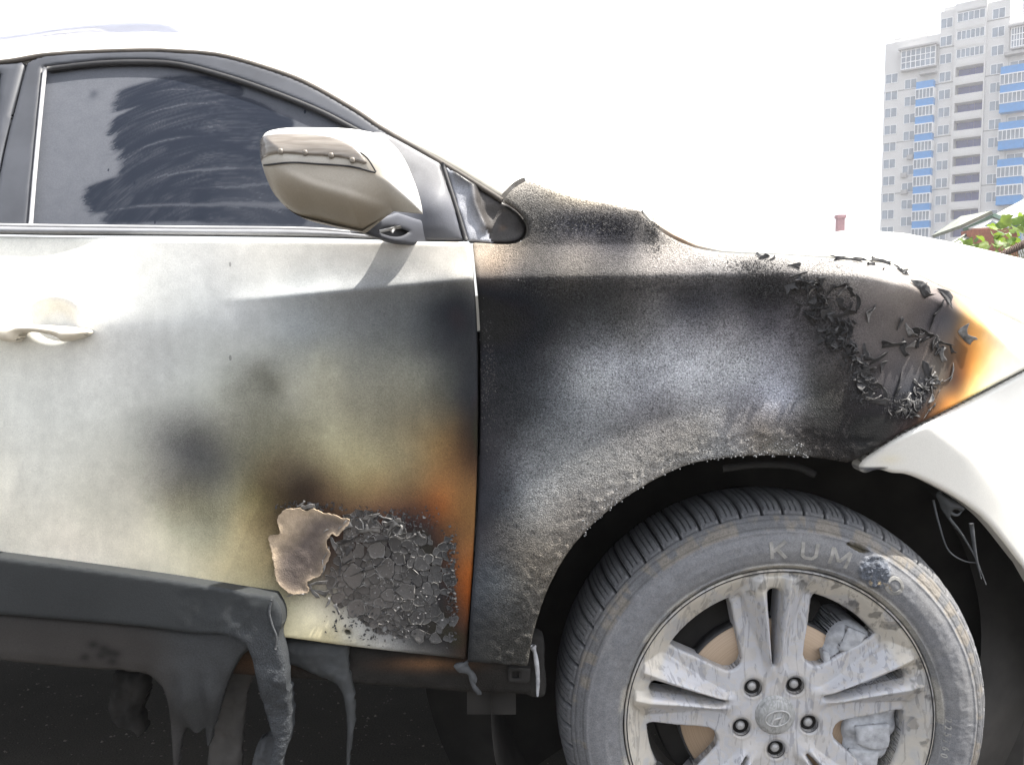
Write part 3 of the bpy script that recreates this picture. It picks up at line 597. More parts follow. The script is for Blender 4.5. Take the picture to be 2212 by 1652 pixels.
def mo_col(x, z, s):
    k = sm(X_(380), X_(560), x) * sm(.56, .44, z); sh = .9 + .4 * (vnoise(x, z, 8, 63) - .5)
    c = np.array([.032, .035, .037])[None] * (1 - k[:, None]) + np.array([.055, .060, .066])[None] * k[:, None]
    return c * sh[:, None], np.stack([.12 + .35 * k, np.full(len(x), .25), .08 + .5 * k], 1)
panel('door_moulding', pxpoly(mo_px, mouldY, 5), mouldY, .0038, M['burnt'], car, thick=.03, er=.0025, off=mo_off, col=mo_col, sfun=lambda X, Z, S: S + .0045 * (vnoise(X, Z, 120, 111, 3) - .5) * sm(.46, .42, Z))['label'] = 'grey door moulding melted into a hanging drip'
V, F = tube(line3([(588, 1294), (583, 1320), (590, 1350), (598, 1372), (596, 1400)], mouldY, -.003, 5), .0018, 6); mk('molten_seam', V, F, M['melt'], car)
def sillY(x, z): return -.030 + .035 * sm(.40, .30, z)
si_px = [(-1000, 1206, 'c'), (-300, 1296), (100, 1332), (300, 1349), (420, 1364), (500, 1364), (548, 1390), (520, 1420), (492, 1470), (472, 1530), (457, 1590), (446, 1626, 'c'), (441, 1574, 'c'), (428, 1582), (418, 1578), (408, 1571), (398, 1578), (389, 1610), (384, 1660), (381, 1720, 'c'), (374, 1650), (371, 1590), (360, 1520), (347, 1478), (318, 1458), (150, 1442), (0, 1427), (-1000, 1330, 'c')]
def si_off(x, z, s):
    d = sm(.45, .40, z); f = np.sin((x - X_(420)) * 150 + 2 * vnoise(x, z, 20, 66)) * .004 * d
    return -.006 * np.sqrt(np.clip(s / .02, 0, 1)) + f + .003 * (vnoise(x, z, 40, 65, 2) - .5) * sm(X_(300), X_(400), x)
def si_col(x, z, s):
    k = sm(X_(300), X_(420), x); c = np.array([.038, .035, .033])[None] * (1 - k[:, None]) + np.array([.040, .042, .044])[None] * k[:, None]
    for u, v in [(205, 1388), (228, 1396), (240, 1405), (222, 1412), (255, 1408), (188, 1415), (246, 1425)]:
        p = on(sillY, u, v); c = c * (1 - .65 * np.exp(-((x - p[0]) / .009) ** 2 - ((z - p[2]) / .007) ** 2))[:, None]
    return c * (.85 + .3 * vnoise(x, z, 20, 67))[:, None], np.stack([.12 + .1 * k, .2 + 0 * x, .08 + .15 * k], 1)
panel('sill_trim', pxpoly(si_px, sillY, 5), sillY, .0038, M['burnt'], car, thick=.012, er=.004, off=si_off, col=si_col, sfun=lambda X, Z, S: S + .006 * (vnoise(X, Z, 90, 112, 3) - .5) * sm(.41, .36, Z))['label'] = 'dark sill trim sagging into a torn sheet'
def drip(name, px, y, mat=None, amp=.006, th=.01, nz=60):
    f = lambda x, z: np.full(np.shape(x), y)
    return panel(name, planepoly(px, y, 5), f, .0036, mat or M['melt'], car, thick=th, er=.003, off=lambda x, z, s: -amp * np.sqrt(np.clip(s / .015, 0, 1)) + amp * (vnoise(x, z, nz, 71, 2) - .5) + .0025 * (vnoise(x, z, 240, 74, 2) - .5), sfun=lambda X, Z, S: S + .004 * (vnoise(X, Z, 130, 113, 3) - .5))
drip('plastic_drip', [(610, 1386, 'c'), (690, 1388), (752, 1396, 'c'), (755, 1450), (764, 1500), (766, 1560), (758, 1605), (754, 1650), (752, 1720, 'c'), (748, 1650), (749, 1600), (749, 1555), (737, 1492), (722, 1476), (692, 1463), (640, 1440), (612, 1432, 'c')], 0.0, M['plastic'])
drip('plastic_drip', [(470, 1420, 'c'), (548, 1395), (552, 1440), (533, 1500), (523, 1600), (518, 1740, 'c'), (440, 1740, 'c'), (452, 1600)], .05, simple('shaded_sheet', (.05, .047, .044), .85, var=.3))
drip('burnt_lump', [(560, 1600), (578, 1590), (598, 1612), (603, 1645), (598, 1700), (540, 1700), (545, 1650), (552, 1620)], .03, M['melt'], .014, .02, 90)
drip('burnt_lump', [(245, 1450, 'c'), (312, 1455, 'c'), (320, 1490), (305, 1530), (312, 1575), (300, 1590), (285, 1575), (255, 1570), (235, 1530), (240, 1490)], .16, simple('burnt_rag', (.014, .013, .012), .9, var=.6), .012, .02, 70)
# bare sill behind the melted trim
def rockY(x, z): return .012 + .12 * np.maximum(0, .40 - z)
def rock_col(x, z, s):
    c = np.tile([.018, .0165, .015], (len(x), 1)); r = on(rockY, 930, 1434); k = np.exp(-((x - r[0]) / .06) ** 2 - ((z - r[2]) / .01) ** 2)[:, None] * .6
    r2 = on(rockY, 560, 1430); k = np.maximum(k, .35 * np.exp(-((x - r2[0]) / .05) ** 2 - ((z - r2[2]) / .02) ** 2)[:, None])
    c = c * (1 - k) + np.array([.20, .10, .045]) * k
    return c * (.6 + .8 * vnoise(x, z, 40, 72))[:, None], np.stack([.3 + 0 * x, 0 * x, .4 + 0 * x], 1)
panel('sill', pxpoly([(-1000, 1215, 'c'), (500, 1372), (1005, 1424), (1148, 1436, 'c'), (1150, 1500, 'c'), (1000, 1496), (700, 1472), (-1000, 1350, 'c')], rockY), rockY, .005, M['burnt'], car, thick=.15, er=.006, col=rock_col, off=lambda x, z, s: .008 * (vnoise(x, z, 30, 73, 2) - .5))
drip('burnt_bracket', [(1136, 1385, 'c'), (1150, 1372), (1172, 1380), (1176, 1440), (1177, 1500), (1160, 1507), (1136, 1500, 'c')], .02, M['under'], .006, .03)
V, F = tube([at_y(*p, .008) for p in catmull([(1150, 1394), (1155, 1408), (1160, 1440), (1162, 1470), (1161, 1503)], False, 5)], [.005, .0058, .005, .004, .0033, .003, .0034, .0036, .0038, .0038, .0037, .0036, .0035, .0033, .003, .0034, .003, .0028, .0026, .0022, .0015], 8); mk('molten_drop', V, F, M['ash'], car)
clip_px = [(1096, 1441, 'c'), (1146, 1444, 'c'), (1144, 1470), (1138, 1476, 'c'), (1098, 1474, 'c')]
panel('metal_clip', planepoly(clip_px, .005), lambda x, z: np.full(np.shape(x), .005), .003, M['under'], car, thick=.01, er=.002, holes=[planepoly([(1106, 1450, 'c'), (1122, 1451, 'c'), (1121, 1466, 'c'), (1106, 1465, 'c')], .005)])
for px in [[(978, 1438, 'c'), (1000, 1430), (1018, 1446), (1030, 1475), (1024, 1478), (1008, 1456), (990, 1452)], [(1008, 1440, 'c'), (1020, 1450), (1028, 1480), (1040, 1500), (1030, 1498), (1016, 1475)], [(995, 1432, 'c'), (1012, 1428), (1006, 1444)]]:
    drip('torn_scrap', px, -.012, M['melt'], .004, .003, 120)
# everything that closes the car and keeps the wheel housing dark
V, F = boxes([(-2.6, HX - .50, .16, WID - .06, .40, .60), (HX - .52, HX + .6, .40, WID - .40, .30, .85), (-2.6, HX + .6, 1.0, WID - .2, .14, .42), (HX - .50, HX + .62, .36, WID - .36, .85, .95)]); mk('underbody', V, F, M['under'], car, False)
V, F = boxes([(-2.6, HX + .6, WID - .04, WID, .20, 1.06)]); mk('far_side', V, F, M['white'], car, False)
V, F = revolve([(.47, .012), (.47, .30), (.62, .36), (.001, .37)], HX + .01, HZ + .01, 60, R(-62), R(215)); V = [(a, b if b > .05 else float(max(.012, (bumperY(np.array([a]), np.array([c])) + .035)[0] if a > HX + .1 else .012)), c) for a, b, c in V]; V = [(a, max(b, .3) if b > .05 else b, c) for a, b, c in V]; mk('wheel_housing', V, F, M['liner'], car)
V, F = boxes([(HX - .5, HX - .42, .04, .36, .33, .60)]); mk('splash_guard', V, F, M['liner'], car, False); V, F = box(HX + .25, HX + .62, .38, .395, .03, .6); mk('splash_guard', V, F, M['liner'], car, False)
V, F = tube([at_y(*p, .03) for p in catmull([(1560, 1012), (1640, 1003), (1720, 1008), (1760, 1025)], False, 5)], .006); mk('liner_rib', V, F, M['under'], car)
for px, r0 in [([(2028, 1062), (2045, 1110), (2075, 1150), (2105, 1200), (2130, 1262)], .0035), ([(2060, 1088), (2052, 1105), (2068, 1112), (2082, 1098)], .005), ([(2016, 1080), (2028, 1130), (2050, 1190), (2085, 1212), (2110, 1215)], .002), ([(2098, 1130), (2108, 1200), (2120, 1250)], .004)]:
    P = [at_y(*p, .045) for p in catmull(px, False, 6)]; V, F = tube(P, list(np.linspace(r0, .0007, len(P))), 6); mk('melted_strand', V, F, M['melt'], car)
drip('melted_scrap', [(2022, 1062, 'c'), (2060, 1082), (2086, 1098, 'c'), (2080, 1104), (2062, 1100), (2050, 1122), (2038, 1098)], .04, M['plastic'], .004, .004, 120)
# roof rail
rl = [(-1200, 140), (-300, 105), (0, 88), (130, 72), (240, 60), (330, 56), (385, 64), (405, 76)]
def railY(x, z): return np.full(np.shape(x), .30)
rp = planepoly([(-1200, 118, 'c'), (-300, 92), (0, 74), (130, 57), (220, 47), (320, 44), (375, 52), (410, 78, 'c'), (300, 82), (240, 78, 'c'), (215, 68), (130, 72), (0, 92), (-300, 108), (-1200, 134, 'c')], .30)
panel('roof_rail', rp, railY, .004, simple('pale_anodised_rail', (.42, .43, .50), .45, metal=.3, var=.05), car, thick=.035, er=.006)
# ---------------------------------------------------------------- front wheel
def tyre_mesh():
    prof = np.array([(.2475, .016), (.2495, .004), (.255, -.003), (.2560, -.0055), (.2575, -.003), (.265, -.007), (.280, -.010), (.295, -.008), (.3065, -.003), (.3085, -.0045), (.3105, -.001), (.318, .003), (.327, .010), (.335, .020), (.342, .033), (.347, .049), (.350, .070), (.3515, .10), (.3515, .14), (.347, .175), (.335, .20), (.30, .225), (.26, .215), (.245, .19)])
    cum = np.concatenate([[0], np.cumsum(np.hypot(*np.diff(prof, axis=0).T))]); n = 150
    front = cum[17]; s = np.concatenate([np.linspace(0, front, n - 20), np.linspace(front, cum[-1], 21)[1:]]); n = len(s)
    r = np.interp(s, cum, prof[:, 0]); y = np.interp(s, cum, prof[:, 1])
    for _ in range(2): r[1:-1] = (r[:-2] + 2 * r[1:-1] + r[2:]) / 4; y[1:-1] = (y[:-2] + 2 * y[1:-1] + y[2:]) / 4
    dr = np.gradient(r); dy = np.gradient(y); L = np.hypot(dr, dy); nr, ny = -dy / L * -1, dr / L * -1
    m = 2000; th = np.linspace(0, 2 * math.pi, m, endpoint=False); T, Rr = np.meshgrid(th, r, indexing='ij'); Y = np.broadcast_to(y, T.shape).copy(); S = np.broadcast_to(s, T.shape)
    nb = 62; ph = (T * nb / (2 * math.pi)) % 1; arc = .345 * 2 * math.pi / nb
    inb = sm(.3315, .3345, Rr)                                 # shoulder blocks and sipes
    skew = ph + .35 * np.sin(np.clip((Rr - .325) / .03, 0, 1) * 2.2) * .35
    g1 = np.abs(((skew) % 1) - .5) * arc; groove = sm(.0026, .0010, g1)
    g2 = np.abs(((skew * 4) % 1) - .5) * arc / 4; sipe = sm(.0010, .0004, g2) * sm(.3365, .3395, Rr)
    circ = np.exp(-((Rr - .3330) / .0010) ** 2) * .7 + np.exp(-((Rr - .3262) / .0009) ** 2) * .5 + np.exp(-((Rr - .3145) / .0010) ** 2) * .6 + .5 * np.exp(-((Rr - .3185) / .0007) ** 2) * (((ph * 2) % 1) < .62)
    h = -.0075 * groove * inb - .0035 * sipe - .0026 * circ
    notch = (np.abs(ph - .25) < .1) * np.exp(-((Rr - .336) / .0015) ** 2); h -= .0015 * notch
    x2 = T * .30; h += .0010 * (vnoise(x2 * 1.0, S, 60, 81) - .5) * 2
    serr = np.sin(T * 900) * .00022 * sm(.266, .270, Rr) * sm(.305, .300, Rr) * (vnoise(T * 6, S * 0, 1, 82) > .45); h += serr
    bx = np.angle(np.exp(1j * (T - R(60.5)))) ; burn = np.exp(-((bx * .29) / .030) ** 2 - ((Rr - .283) / .026) ** 2)
    b2 = sm(.28, .6, burn + .35 * (vnoise(x2, Rr, 70, 83) - .5)); h += b2 * (.010 * vnoise(x2, Rr, 110, 84) - .001)
    gap = np.exp(-((np.angle(np.exp(1j * (T - R(68)))) * .30) / .020) ** 2 - ((Rr - .3065) / .006) ** 2); g3 = sm(.35, .55, gap + .3 * (vnoise(x2, Rr, 90, 85) - .5)); h -= .006 * g3
    R2 = Rr + h * nr; Y2 = Y + h * ny
    V = np.stack([HX + R2 * np.cos(T), Y2, np.maximum(HZ + R2 * np.sin(T), .0015)], -1).reshape(-1, 3)
    k = np.arange(m)[:, None]; i = np.arange(n - 1)[None]; k2 = (k + 1) % m
    F = np.stack([k * n + i, k * n + i + 1, k2 * n + i + 1, k2 * n + i], -1).reshape(-1, 4)
    dust = .10 + .05 * (vnoise(x2, S, 20, 86) - .5)
    tone = np.array([.160, .163, .172])[None, None] * np.ones(T.shape)[..., None]
    bead = sm(.262, .254, Rr)[..., None]; ta = np.array([.40, .375, .32])
    patch = sm(.40, .62, vnoise(x2, Rr, 22, 87))[..., None]; upper = sm(-.2, .6, np.sin(T + .2))[..., None]
    tone = tone * (1 - bead * .75 * patch) + ta * bead * .75 * patch
    tone = tone * (1 - bead * .35) + np.array([.22, .22, .215]) * bead * .35
    wet = sm(.5, .62, vnoise(x2, Rr, 13, 88))[..., None] * .35 * sm(.255, .27, Rr)[..., None]; tone = tone * (1 - wet) + np.array([.20, .198, .195]) * wet
    tread = sm(.309, .314, Rr)[..., None]; tone = tone * (1 - tread * .25)
    rub = (sm(.308, .312, Rr) * sm(.333, .328, Rr) * sm(.42, .6, vnoise(x2 * 2, Rr, 30, 89)))[..., None]; tone = tone * (1 - rub * .6) + np.array([.21, .185, .15]) * rub * .6
    gd = np.clip(groove * inb + sipe * .8 + circ * .8, 0, 1)[..., None]; tone = tone * (1 - gd * .72)
    edge_ = ((sm(.0030, .0040, g1) * sm(.0065, .0050, g1)) * inb)[..., None]; tone = tone + edge_ * .05
    bb = b2[..., None]; tone = tone * (1 - bb) + (np.array([.095, .105, .125]) * (.4 + 1.5 * vnoise(x2, Rr, 160, 90))[..., None]) * bb
    yel = (sm(.2, .5, np.exp(-((np.angle(np.exp(1j * (T - R(56)))) * .27) / .02) ** 2 - ((Rr - .268) / .009) ** 2)) * sm(.5, .6, vnoise(x2, Rr, 130, 91)))[..., None]; tone = tone * (1 - yel) + np.array([.40, .32, .20]) * yel
    tone = tone * (1 - g3[..., None]) + np.array([.06, .052, .035]) * g3[..., None]
    fl = np.exp(-((np.angle(np.exp(1j * (T - R(203)))) * .30) / .02) ** 2 - ((Rr - .285) / .02) ** 2)[..., None]; tone = tone * (1 - .7 * fl)
    tone = tone * (.85 + .3 * vnoise(x2, S, 120, 92))[..., None]
    fx = np.stack([np.full(T.shape, .22), np.full(T.shape, .15), .12 + .6 * b2], -1).reshape(-1, 3)
    return V, F, tone.reshape(-1, 3), fx
V, F = revolve([(.243, .004), (.2385, .010), (.222, .030), (.216, .05), (.205, .16), (.215, .20), (.245, .205)], HX, HZ, 120)
t = NT('ashy_alloy'); a = t.n('Attribute', attribute_name='Col'); n1 = t.noise(34, 4, .6, dist=1.2); n2 = t.noise(120, 3); 
mp = t.n('Mapping'); mp.inputs['Rotation'].default_value = (0, R(58), 0); mp.inputs['Scale'].default_value = (75, 40, 14); t.l(t.tc.outputs['Object'], mp.inputs[0]); n3 = t.noise(1, 3, .6, mp.outputs[0], 1.5)
k1 = t.ramp(n1, [(.50, (0, 0, 0)), (.535, (1, 1, 1))]); k3 = t.ramp(n3, [(.55, (0, 0, 0)), (.585, (1, 1, 1))])
c = t.mix(t.math('MULTIPLY', k3, .65), a.outputs['Color'], t.mix(1.0, a.outputs['Color'], (.5, .5, .51), 'MULTIPLY'))
c = t.mix(t.math('MULTIPLY', k1, .35), c, (.50, .455, .385)); c = t.mix(t.math('MULTIPLY', t.math('SUBTRACT', n2, .35), .4, True), c, (.27, .28, .30))
t.bump(t.math('ADD', n2, t.math('MULTIPLY', k1, .35)), .18, .0015); M['alloy'] = t.set(Base_Color=c, Roughness=.52, Metallic=.12)
wheel = mk('wheel', V, F, simple('wheel_barrel', (.09, .088, .085), .6, var=.3), car); wheel['label'] = 'ash-dusted alloy wheel with a scorched tyre'
V, F, cc, ff = tyre_mesh(); mk('tyre', V, F, M['burnt'], wheel, True, cc, ff)
# the alloy: five twin spokes
PA = [R(93 + 72 * k) for k in range(5)]
def rim_open():
    hs = []
    for a in PA:
        m = a + R(36); P = []
        for da in np.linspace(-16.6, 16.6, 9): P.append((.2085, m + R(da)))
        sh = [(.198, 17.0), (.16, 14.4), (.126, 11.6), (.108, 8.6), (.1015, 4.6), (.100, 0)]
        P += [(r, m + R(d)) for r, d in sh] + [(r, m - R(d)) for r, d in sh[-2::-1]]
        hs.append(np.array([(HX + r * math.cos(q), HZ + r * math.sin(q)) for r, q in P]))
        Q = [(.084, .0014), (.11, .0034), (.15, .0058), (.19, .0086), (.208, .0096), (.2125, .006), (.214, 0)]
        Q = [(r, w_) for r, w_ in Q] + [(r, -w_) for r, w_ in Q[-2::-1]]
        c_, s_ = math.cos(a), math.sin(a); hs.append(np.array([(HX + r * c_ - w_ * s_, HZ + r * s_ + w_ * c_) for r, w_ in Q]))
    return hs
NUTS = [R(57 + 72 * k) for k in range(5)]; NR = .058
rhol = rim_open(); big = rhol[0::2]; slots = rhol[1::2]
nuth = [np.array([(HX + NR * math.cos(q) + .0135 * math.cos(b), HZ + NR * math.sin(q) + .0135 * math.sin(b)) for b in np.linspace(0, 2 * math.pi, 24, endpoint=False)]) for q in NUTS]
def rimY(x, z):
    dx, dz = x - HX, z - HZ; r = np.hypot(dx, dz); th = np.arctan2(dz, dx)
    band = np.interp(r, [0, .205, .212, .232, .2385, .241, .2435, .2455, .2475], [.030, .030, .026, .010, .006, .0065, .003, .0015, .004])
    a = np.min([np.abs(np.angle(np.exp(1j * (th - p)))) for p in PA], 0); lat = a * r                  # distance from the twin spoke's middle line
    wid = np.interp(r, [.05, .09, .13, .17, .21, .236], [.030, .022, .028, .038, .050, .056])
    slotw = np.interp(r, [.05, .088, .12, .16, .208, .24], [.0, .0015, .0040, .0062, .0094, .0105])
    t_ = np.clip((lat - slotw) / np.maximum(wid - slotw, 1e-4), 0, 1.3)
    face = np.interp(r, [.03, .06, .10, .16, .21, .234], [.030, .027, .021, .012, .005, .006])
    crown = -.0095 * np.clip(1 - np.abs(t_ - .30) / .30, 0, 1) + .014 * sm(.45, 1.05, t_)
    spoke = face + crown * sm(.055, .10, r) + .010 * sm(0.2, 0, t_) * sm(.07, .1, r) * sm(.235, .2, r)
    on_sp = sm(1.12, .92, t_) * sm(.2385, .2325, r)
    hub = np.interp(r, [0, .03, .045, .075, .1], [.030, .029, .028, .027, .027])
    y = band * (1 - on_sp) + np.minimum(spoke, band + .0) * on_sp
    kh = sm(.105, .062, r); y = y * (1 - kh) + (hub - .004 * np.clip(1 - np.abs(lat) / .02, 0, 1) * sm(.05, .08, r)) * kh
    nd = np.min([np.hypot(dx - NR * math.cos(q), dz - NR * math.sin(q)) for q in NUTS], 0); y = y + .003 * sm(.018, .0135, nd)
    return y
xs = np.arange(HX - .25, HX + .25, .0014); zs = np.arange(HZ - .25, HZ + .25, .0014); X, Z = np.meshgrid(xs, zs)
S = .2475 - np.hypot(X - HX, Z - HZ)
for h in rhol + nuth:
    b = h.min(0) - .02, h.max(0) + .02; m = (X > b[0][0]) & (X < b[1][0]) & (Z > b[0][1]) & (Z < b[1][1]); q = np.full(S.shape, 1.); q[m] = -sdf(X[m], Z[m], h)
    rr = .006 if any(h is g for g in big) else 0
    S = np.minimum(S, q)
V2, F2, B2 = clip(S, xs, zs); x, z = V2.T; y = rimY(x, z)
hd_ = np.full(len(x), 1.)
for h in rhol: hd_ = np.minimum(hd_, np.abs(sdf(x, z, h)))
q = np.clip(.0045 - hd_, 0, .0045); y = y + .0045 - np.sqrt(np.maximum(.0045 ** 2 - q * q, 0))
r = np.hypot(x - HX, z - HZ); th = np.arctan2(z - HZ, x - HX)
cc = np.tile([.44, .445, .47], (len(x), 1)); kb = sm(.200, .215, r)[:, None]
on_b = (sm(.40, .50, vnoise(x, z, 26, 95)) * .9)[:, None]; cc = cc * (1 - kb * .5) + np.array([.40, .385, .345]) * kb * .5; cc = cc * (1 - kb * on_b * .7) + np.array([.52, .48, .40]) * kb * on_b * .7
dirt = (sm(.55, .62, vnoise(x, z, 60, 96)) * sm(.205, .22, r) * (np.cos(th - R(45)) > .5))[:, None]; cc = cc * (1 - dirt * .55)
cc = cc * (.9 + .25 * (vnoise(x, z, 14, 97)))[:, None]
hr = sm(.024, .020, np.min([np.hypot(x - HX - NR * math.cos(q), z - HZ - NR * math.sin(q)) for q in NUTS], 0))[:, None] * .35; cc = cc * (1 - hr) + np.array([.25, .23, .2]) * hr
co = np.stack([x, y, z], 1); n = len(co); bs = sorted({a for e in B2 for a in e}); m = {a: i for i, a in enumerate(bs)}; nb = len(bs)
a1 = co[bs].copy(); a2 = a1.copy(); rb = np.hypot(a1[:, 0] - HX, a1[:, 2] - HZ); dep = np.where(rb > .245, .01, np.where(rb < .085, .022, .034)); a2[:, 1] += dep
a2[:, 0] += 0; F2 = list(F2) + [(n + m[b], n + m[a], n + nb + m[a], n + nb + m[b]) for a, b in B2]
rim = mk('rim', np.vstack([co, a1, a2]), F2, M['alloy'], wheel, True, np.vstack([cc, cc[bs], cc[bs]]))
V, F = tube([(HX + .2440 * math.cos(a), .0025, HZ + .2440 * math.sin(a)) for a in np.linspace(0, 2 * math.pi, 121)], .0012, 5); mk('rim_groove', V, F, M['dark'], wheel)
for q in NUTS:
    cx, cz = HX + NR * math.cos(q), HZ + NR * math.sin(q)
    V, F = revolve([(.0138, .028), (.0134, .050), (.0005, .052)], cx, cz, 24); hole = mk('nut_well', V, F, M['dark'], wheel)
    V, F = revolve([(.0005, .0335), (.0060, .0338), (.0074, .0362), (.0076, .0390), (.0102, .0400), (.0104, .0425), (.0095, .052)], cx, cz, 6)
    V2_, F2_ = revolve([(.0004, .0328), (.0055, .0332), (.0072, .0352), (.0077, .037)], cx, cz, 18); o = len(V); V += V2_; F += [tuple(i + o for i in f) for f in F2_]
    mk('lug_nut', V, F, M['steel'], wheel)
V, F = revolve([(.0005, .0155), (.015, .0160), (.024, .0178), (.0278, .0205), (.0290, .0225), (.0292, .026), (.031, .0265), (.0325, .0285), (.033, .031)], HX, HZ, 48)
t = NT('scratched_cap'); mp = t.n('Mapping'); mp.inputs['Rotation'].default_value = (0, R(50), 0); mp.inputs['Scale'].default_value = (150, 60, 45); t.l(t.tc.outputs['Object'], mp.inputs[0]); n1 = t.noise(1, 2, .5, mp.outputs[0], 2)
M['cap'] = t.set(Base_Color=t.ramp(n1, [(.44, (.24, .245, .24)), (.54, (.33, .335, .335))]), Roughness=.4, Coat_Weight=.3)
mk('hub_cap', V, F, M['cap'], wheel)
E = []
def cap(px, pz): return (HX + px, .0155 + .06 * (px * px + pz * pz) / .03 - .0006, HZ + pz)
V, F = tube([cap(.0195 * math.cos(a) , .0125 * math.sin(a) + .0025 * math.cos(a)) for a in np.linspace(0, 2 * math.pi, 33)], .0014, 6)
for pts in [[(-.0095, -.0085), (-.0062, 0), (-.003, .0098)], [(.003, -.0098), (.0062, 0), (.0095, .0085)], [(-.0062, -.0018), (0, .0002), (.0062, .0018)]]:
    v_, f_ = tube([cap(*p) for p in catmull(pts, False, 5)], .0019, 6); o = len(V); V += v_; F += [tuple(i + o for i in f) for f in f_]
mk('emblem', V, F, M['steel'], wheel)['label'] = 'slanted letter H in an oval ring'
va = R(203); vc = np.array([HX + .205 * math.cos(va), .012, HZ + .205 * math.sin(va)])
V, F = tube([vc + [0, .012, 0], vc + [.004, -.004, .003], vc + [.006, -.012, .005]], [.005, .0048, .0036], 10); mk('tyre_valve', V, F, M['rubber'], wheel)
def ring_text(txt, rad, a0, h, step, y0, mat, up=1):
    for i, ch in enumerate(txt):
        if ch == ' ': continue
        cu = bpy.data.curves.new('t', 'FONT'); cu.body = ch; cu.size = 1; cu.align_x = 'CENTER'; cu.extrude = .5; cu.resolution_u = 3; cu.offset = .012
        ob = bpy.data.objects.new('t', cu); C.objects.link(ob); dg = bpy.context.evaluated_depsgraph_get(); me = ob.evaluated_get(dg).to_mesh()
        v = np.array([p.co[:] for p in me.vertices]); f = [tuple(p.vertices) for p in me.polygons]; ob.evaluated_get(dg).to_mesh_clear(); bpy.data.objects.remove(ob); bpy.data.curves.remove(cu)
        sx_ = 1.25; a = R(a0 - step * i); lx = v[:, 0] * h * sx_; lz = v[:, 1] * h * 1.35; rr = rad + lz; aa = a - lx / rad
        yy = np.interp(rr, [.255, .265, .280, .295, .3065], [-.003, -.007, -.010, -.008, -.003]) + y0 - v[:, 2] * .003
        mk('tyre_letter', np.stack([HX + rr * np.cos(aa), yy, HZ + rr * np.sin(aa)], 1), f, mat, wheel, False)
M['letter'] = simple('dusty_rubber_letter', (.27, .265, .25), .8, var=.35, scale=60)
STROKES = {'K': [((-.32, 0), (-.32, 1)), ((-.26, .42), (.36, 1)), ((-.08, .56), (.38, 0))], 'U': [((-.34, 1), (-.34, .22)), ((-.34, .25), (-.18, .07)), ((-.2, .07), (.2, .07)), ((.18, .07), (.34, .25)), ((.34, .22), (.34, 1))],
 'M': [((-.42, 0), (-.42, 1)), ((-.42, 1), (0, .25)), ((0, .25), (.42, 1)), ((.42, 1), (.42, 0))], 'H': [((-.34, 0), (-.34, 1)), ((.34, 0), (.34, 1)), ((-.34, .5), (.34, .5))],
 'O': [((.40 * math.cos(q), .5 + .46 * math.sin(q)), (.40 * math.cos(q + .6), .5 + .46 * math.sin(q + .6))) for q in np.arange(0, 6.3, .524)]}
for i, ch in enumerate('KUMHO'):
    V, F = [], []
    for (x0_, z0_), (x1_, z1_) in STROKES[ch]:
        L = math.hypot(x1_ - x0_, z1_ - z0_); ux, uz = (x1_ - x0_) / L, (z1_ - z0_) / L; o = len(V); nseg = 4
        for q in range(nseg + 1):
            for sd_, yo in ((-.10, 0), (-.085, -.0016), (.085, -.0016), (.10, 0)):
                lx = (x0_ + ux * L * q / nseg - uz * sd_) * .032; lz = (z0_ + uz * L * q / nseg + ux * sd_) * .0265; rr = .2685 + lz; aa = R(92.5 - 9.9 * i) - lx / .282
                V.append((HX + rr * math.cos(aa), float(np.interp(rr, [.255, .265, .280, .295, .3065], [-.003, -.007, -.010, -.008, -.003])) + .0008 + yo, HZ + rr * math.sin(aa)))
        for q in range(nseg):
            for e in range(3): F.append((o + q * 4 + e, o + q * 4 + e + 1, o + q * 4 + e + 5, o + q * 4 + e + 4))
    mk('tyre_letter', V, F, M['letter'], wheel, False)
ring_text('225/60', .2585, 1.5, .0105, 2.5, .0008, M['letter'])
# brake behind the spokes
t = NT('brake_disc'); mp = t.n('Mapping'); t.l(t.tc.outputs['Object'], mp.inputs[0]); 
gr = t.n('VectorMath', operation='SUBTRACT'); t.l(t.tc.outputs['Object'], gr.inputs[0]); gr.inputs[1].default_value = (HX, 0, HZ); le = t.n('VectorMath', operation='LENGTH'); t.l(gr.outputs[0], le.inputs[0])
cv = t.n('CombineXYZ'); t.l(t.math('MULTIPLY', le.outputs['Value'], 700), cv.inputs[0]); n1 = t.noise(1, 3, .7, cv.outputs[0])
M['disc'] = t.set(Base_Color=t.ramp(n1, [(.3, (.27, .195, .13)), (.7, (.46, .355, .26))]), Roughness=.42, Metallic=.45)
V, F = revolve([(.088, .052), (.150, .052), (.1515, .054)], HX, HZ, 96); bd = mk('brake_disc', V, F, M['disc'], car)
V, F = revolve([(.001, .038), (.080, .038), (.086, .041), (.088, .06)], HX, HZ, 64); mk('disc_hat', V, F, M['under'], bd)
V, F = revolve([(.1515, .0535), (.155, .054), (.155, .078), (.10, .078)], HX, HZ, 96); mk('disc_edge', V, F, M['rubber'], bd)
V, F = revolve([(.05, .085), (.185, .09), (.19, .11)], HX, HZ, 64, R(60), R(330)); mk('dust_shield', V, F, M['liner'], car)
cal_px = [(1772, 1398, 'c'), (1797, 1358), (1838, 1343), (1875, 1362), (1925, 1450), (1935, 1560), (1905, 1642, 'c'), (1822, 1645, 'c'), (1818, 1560), (1852, 1500), (1788, 1448, 'c')]
cal = panel('brake_caliper', planepoly(cal_px, .05), lambda x, z: np.full(np.shape(x), .052), .003, M['ash'], car, thick=.08, er=.006, off=lambda x, z, s: -.012 * np.sqrt(np.clip(s / .02, 0, 1)) + .004 * np.sin(z * 160))
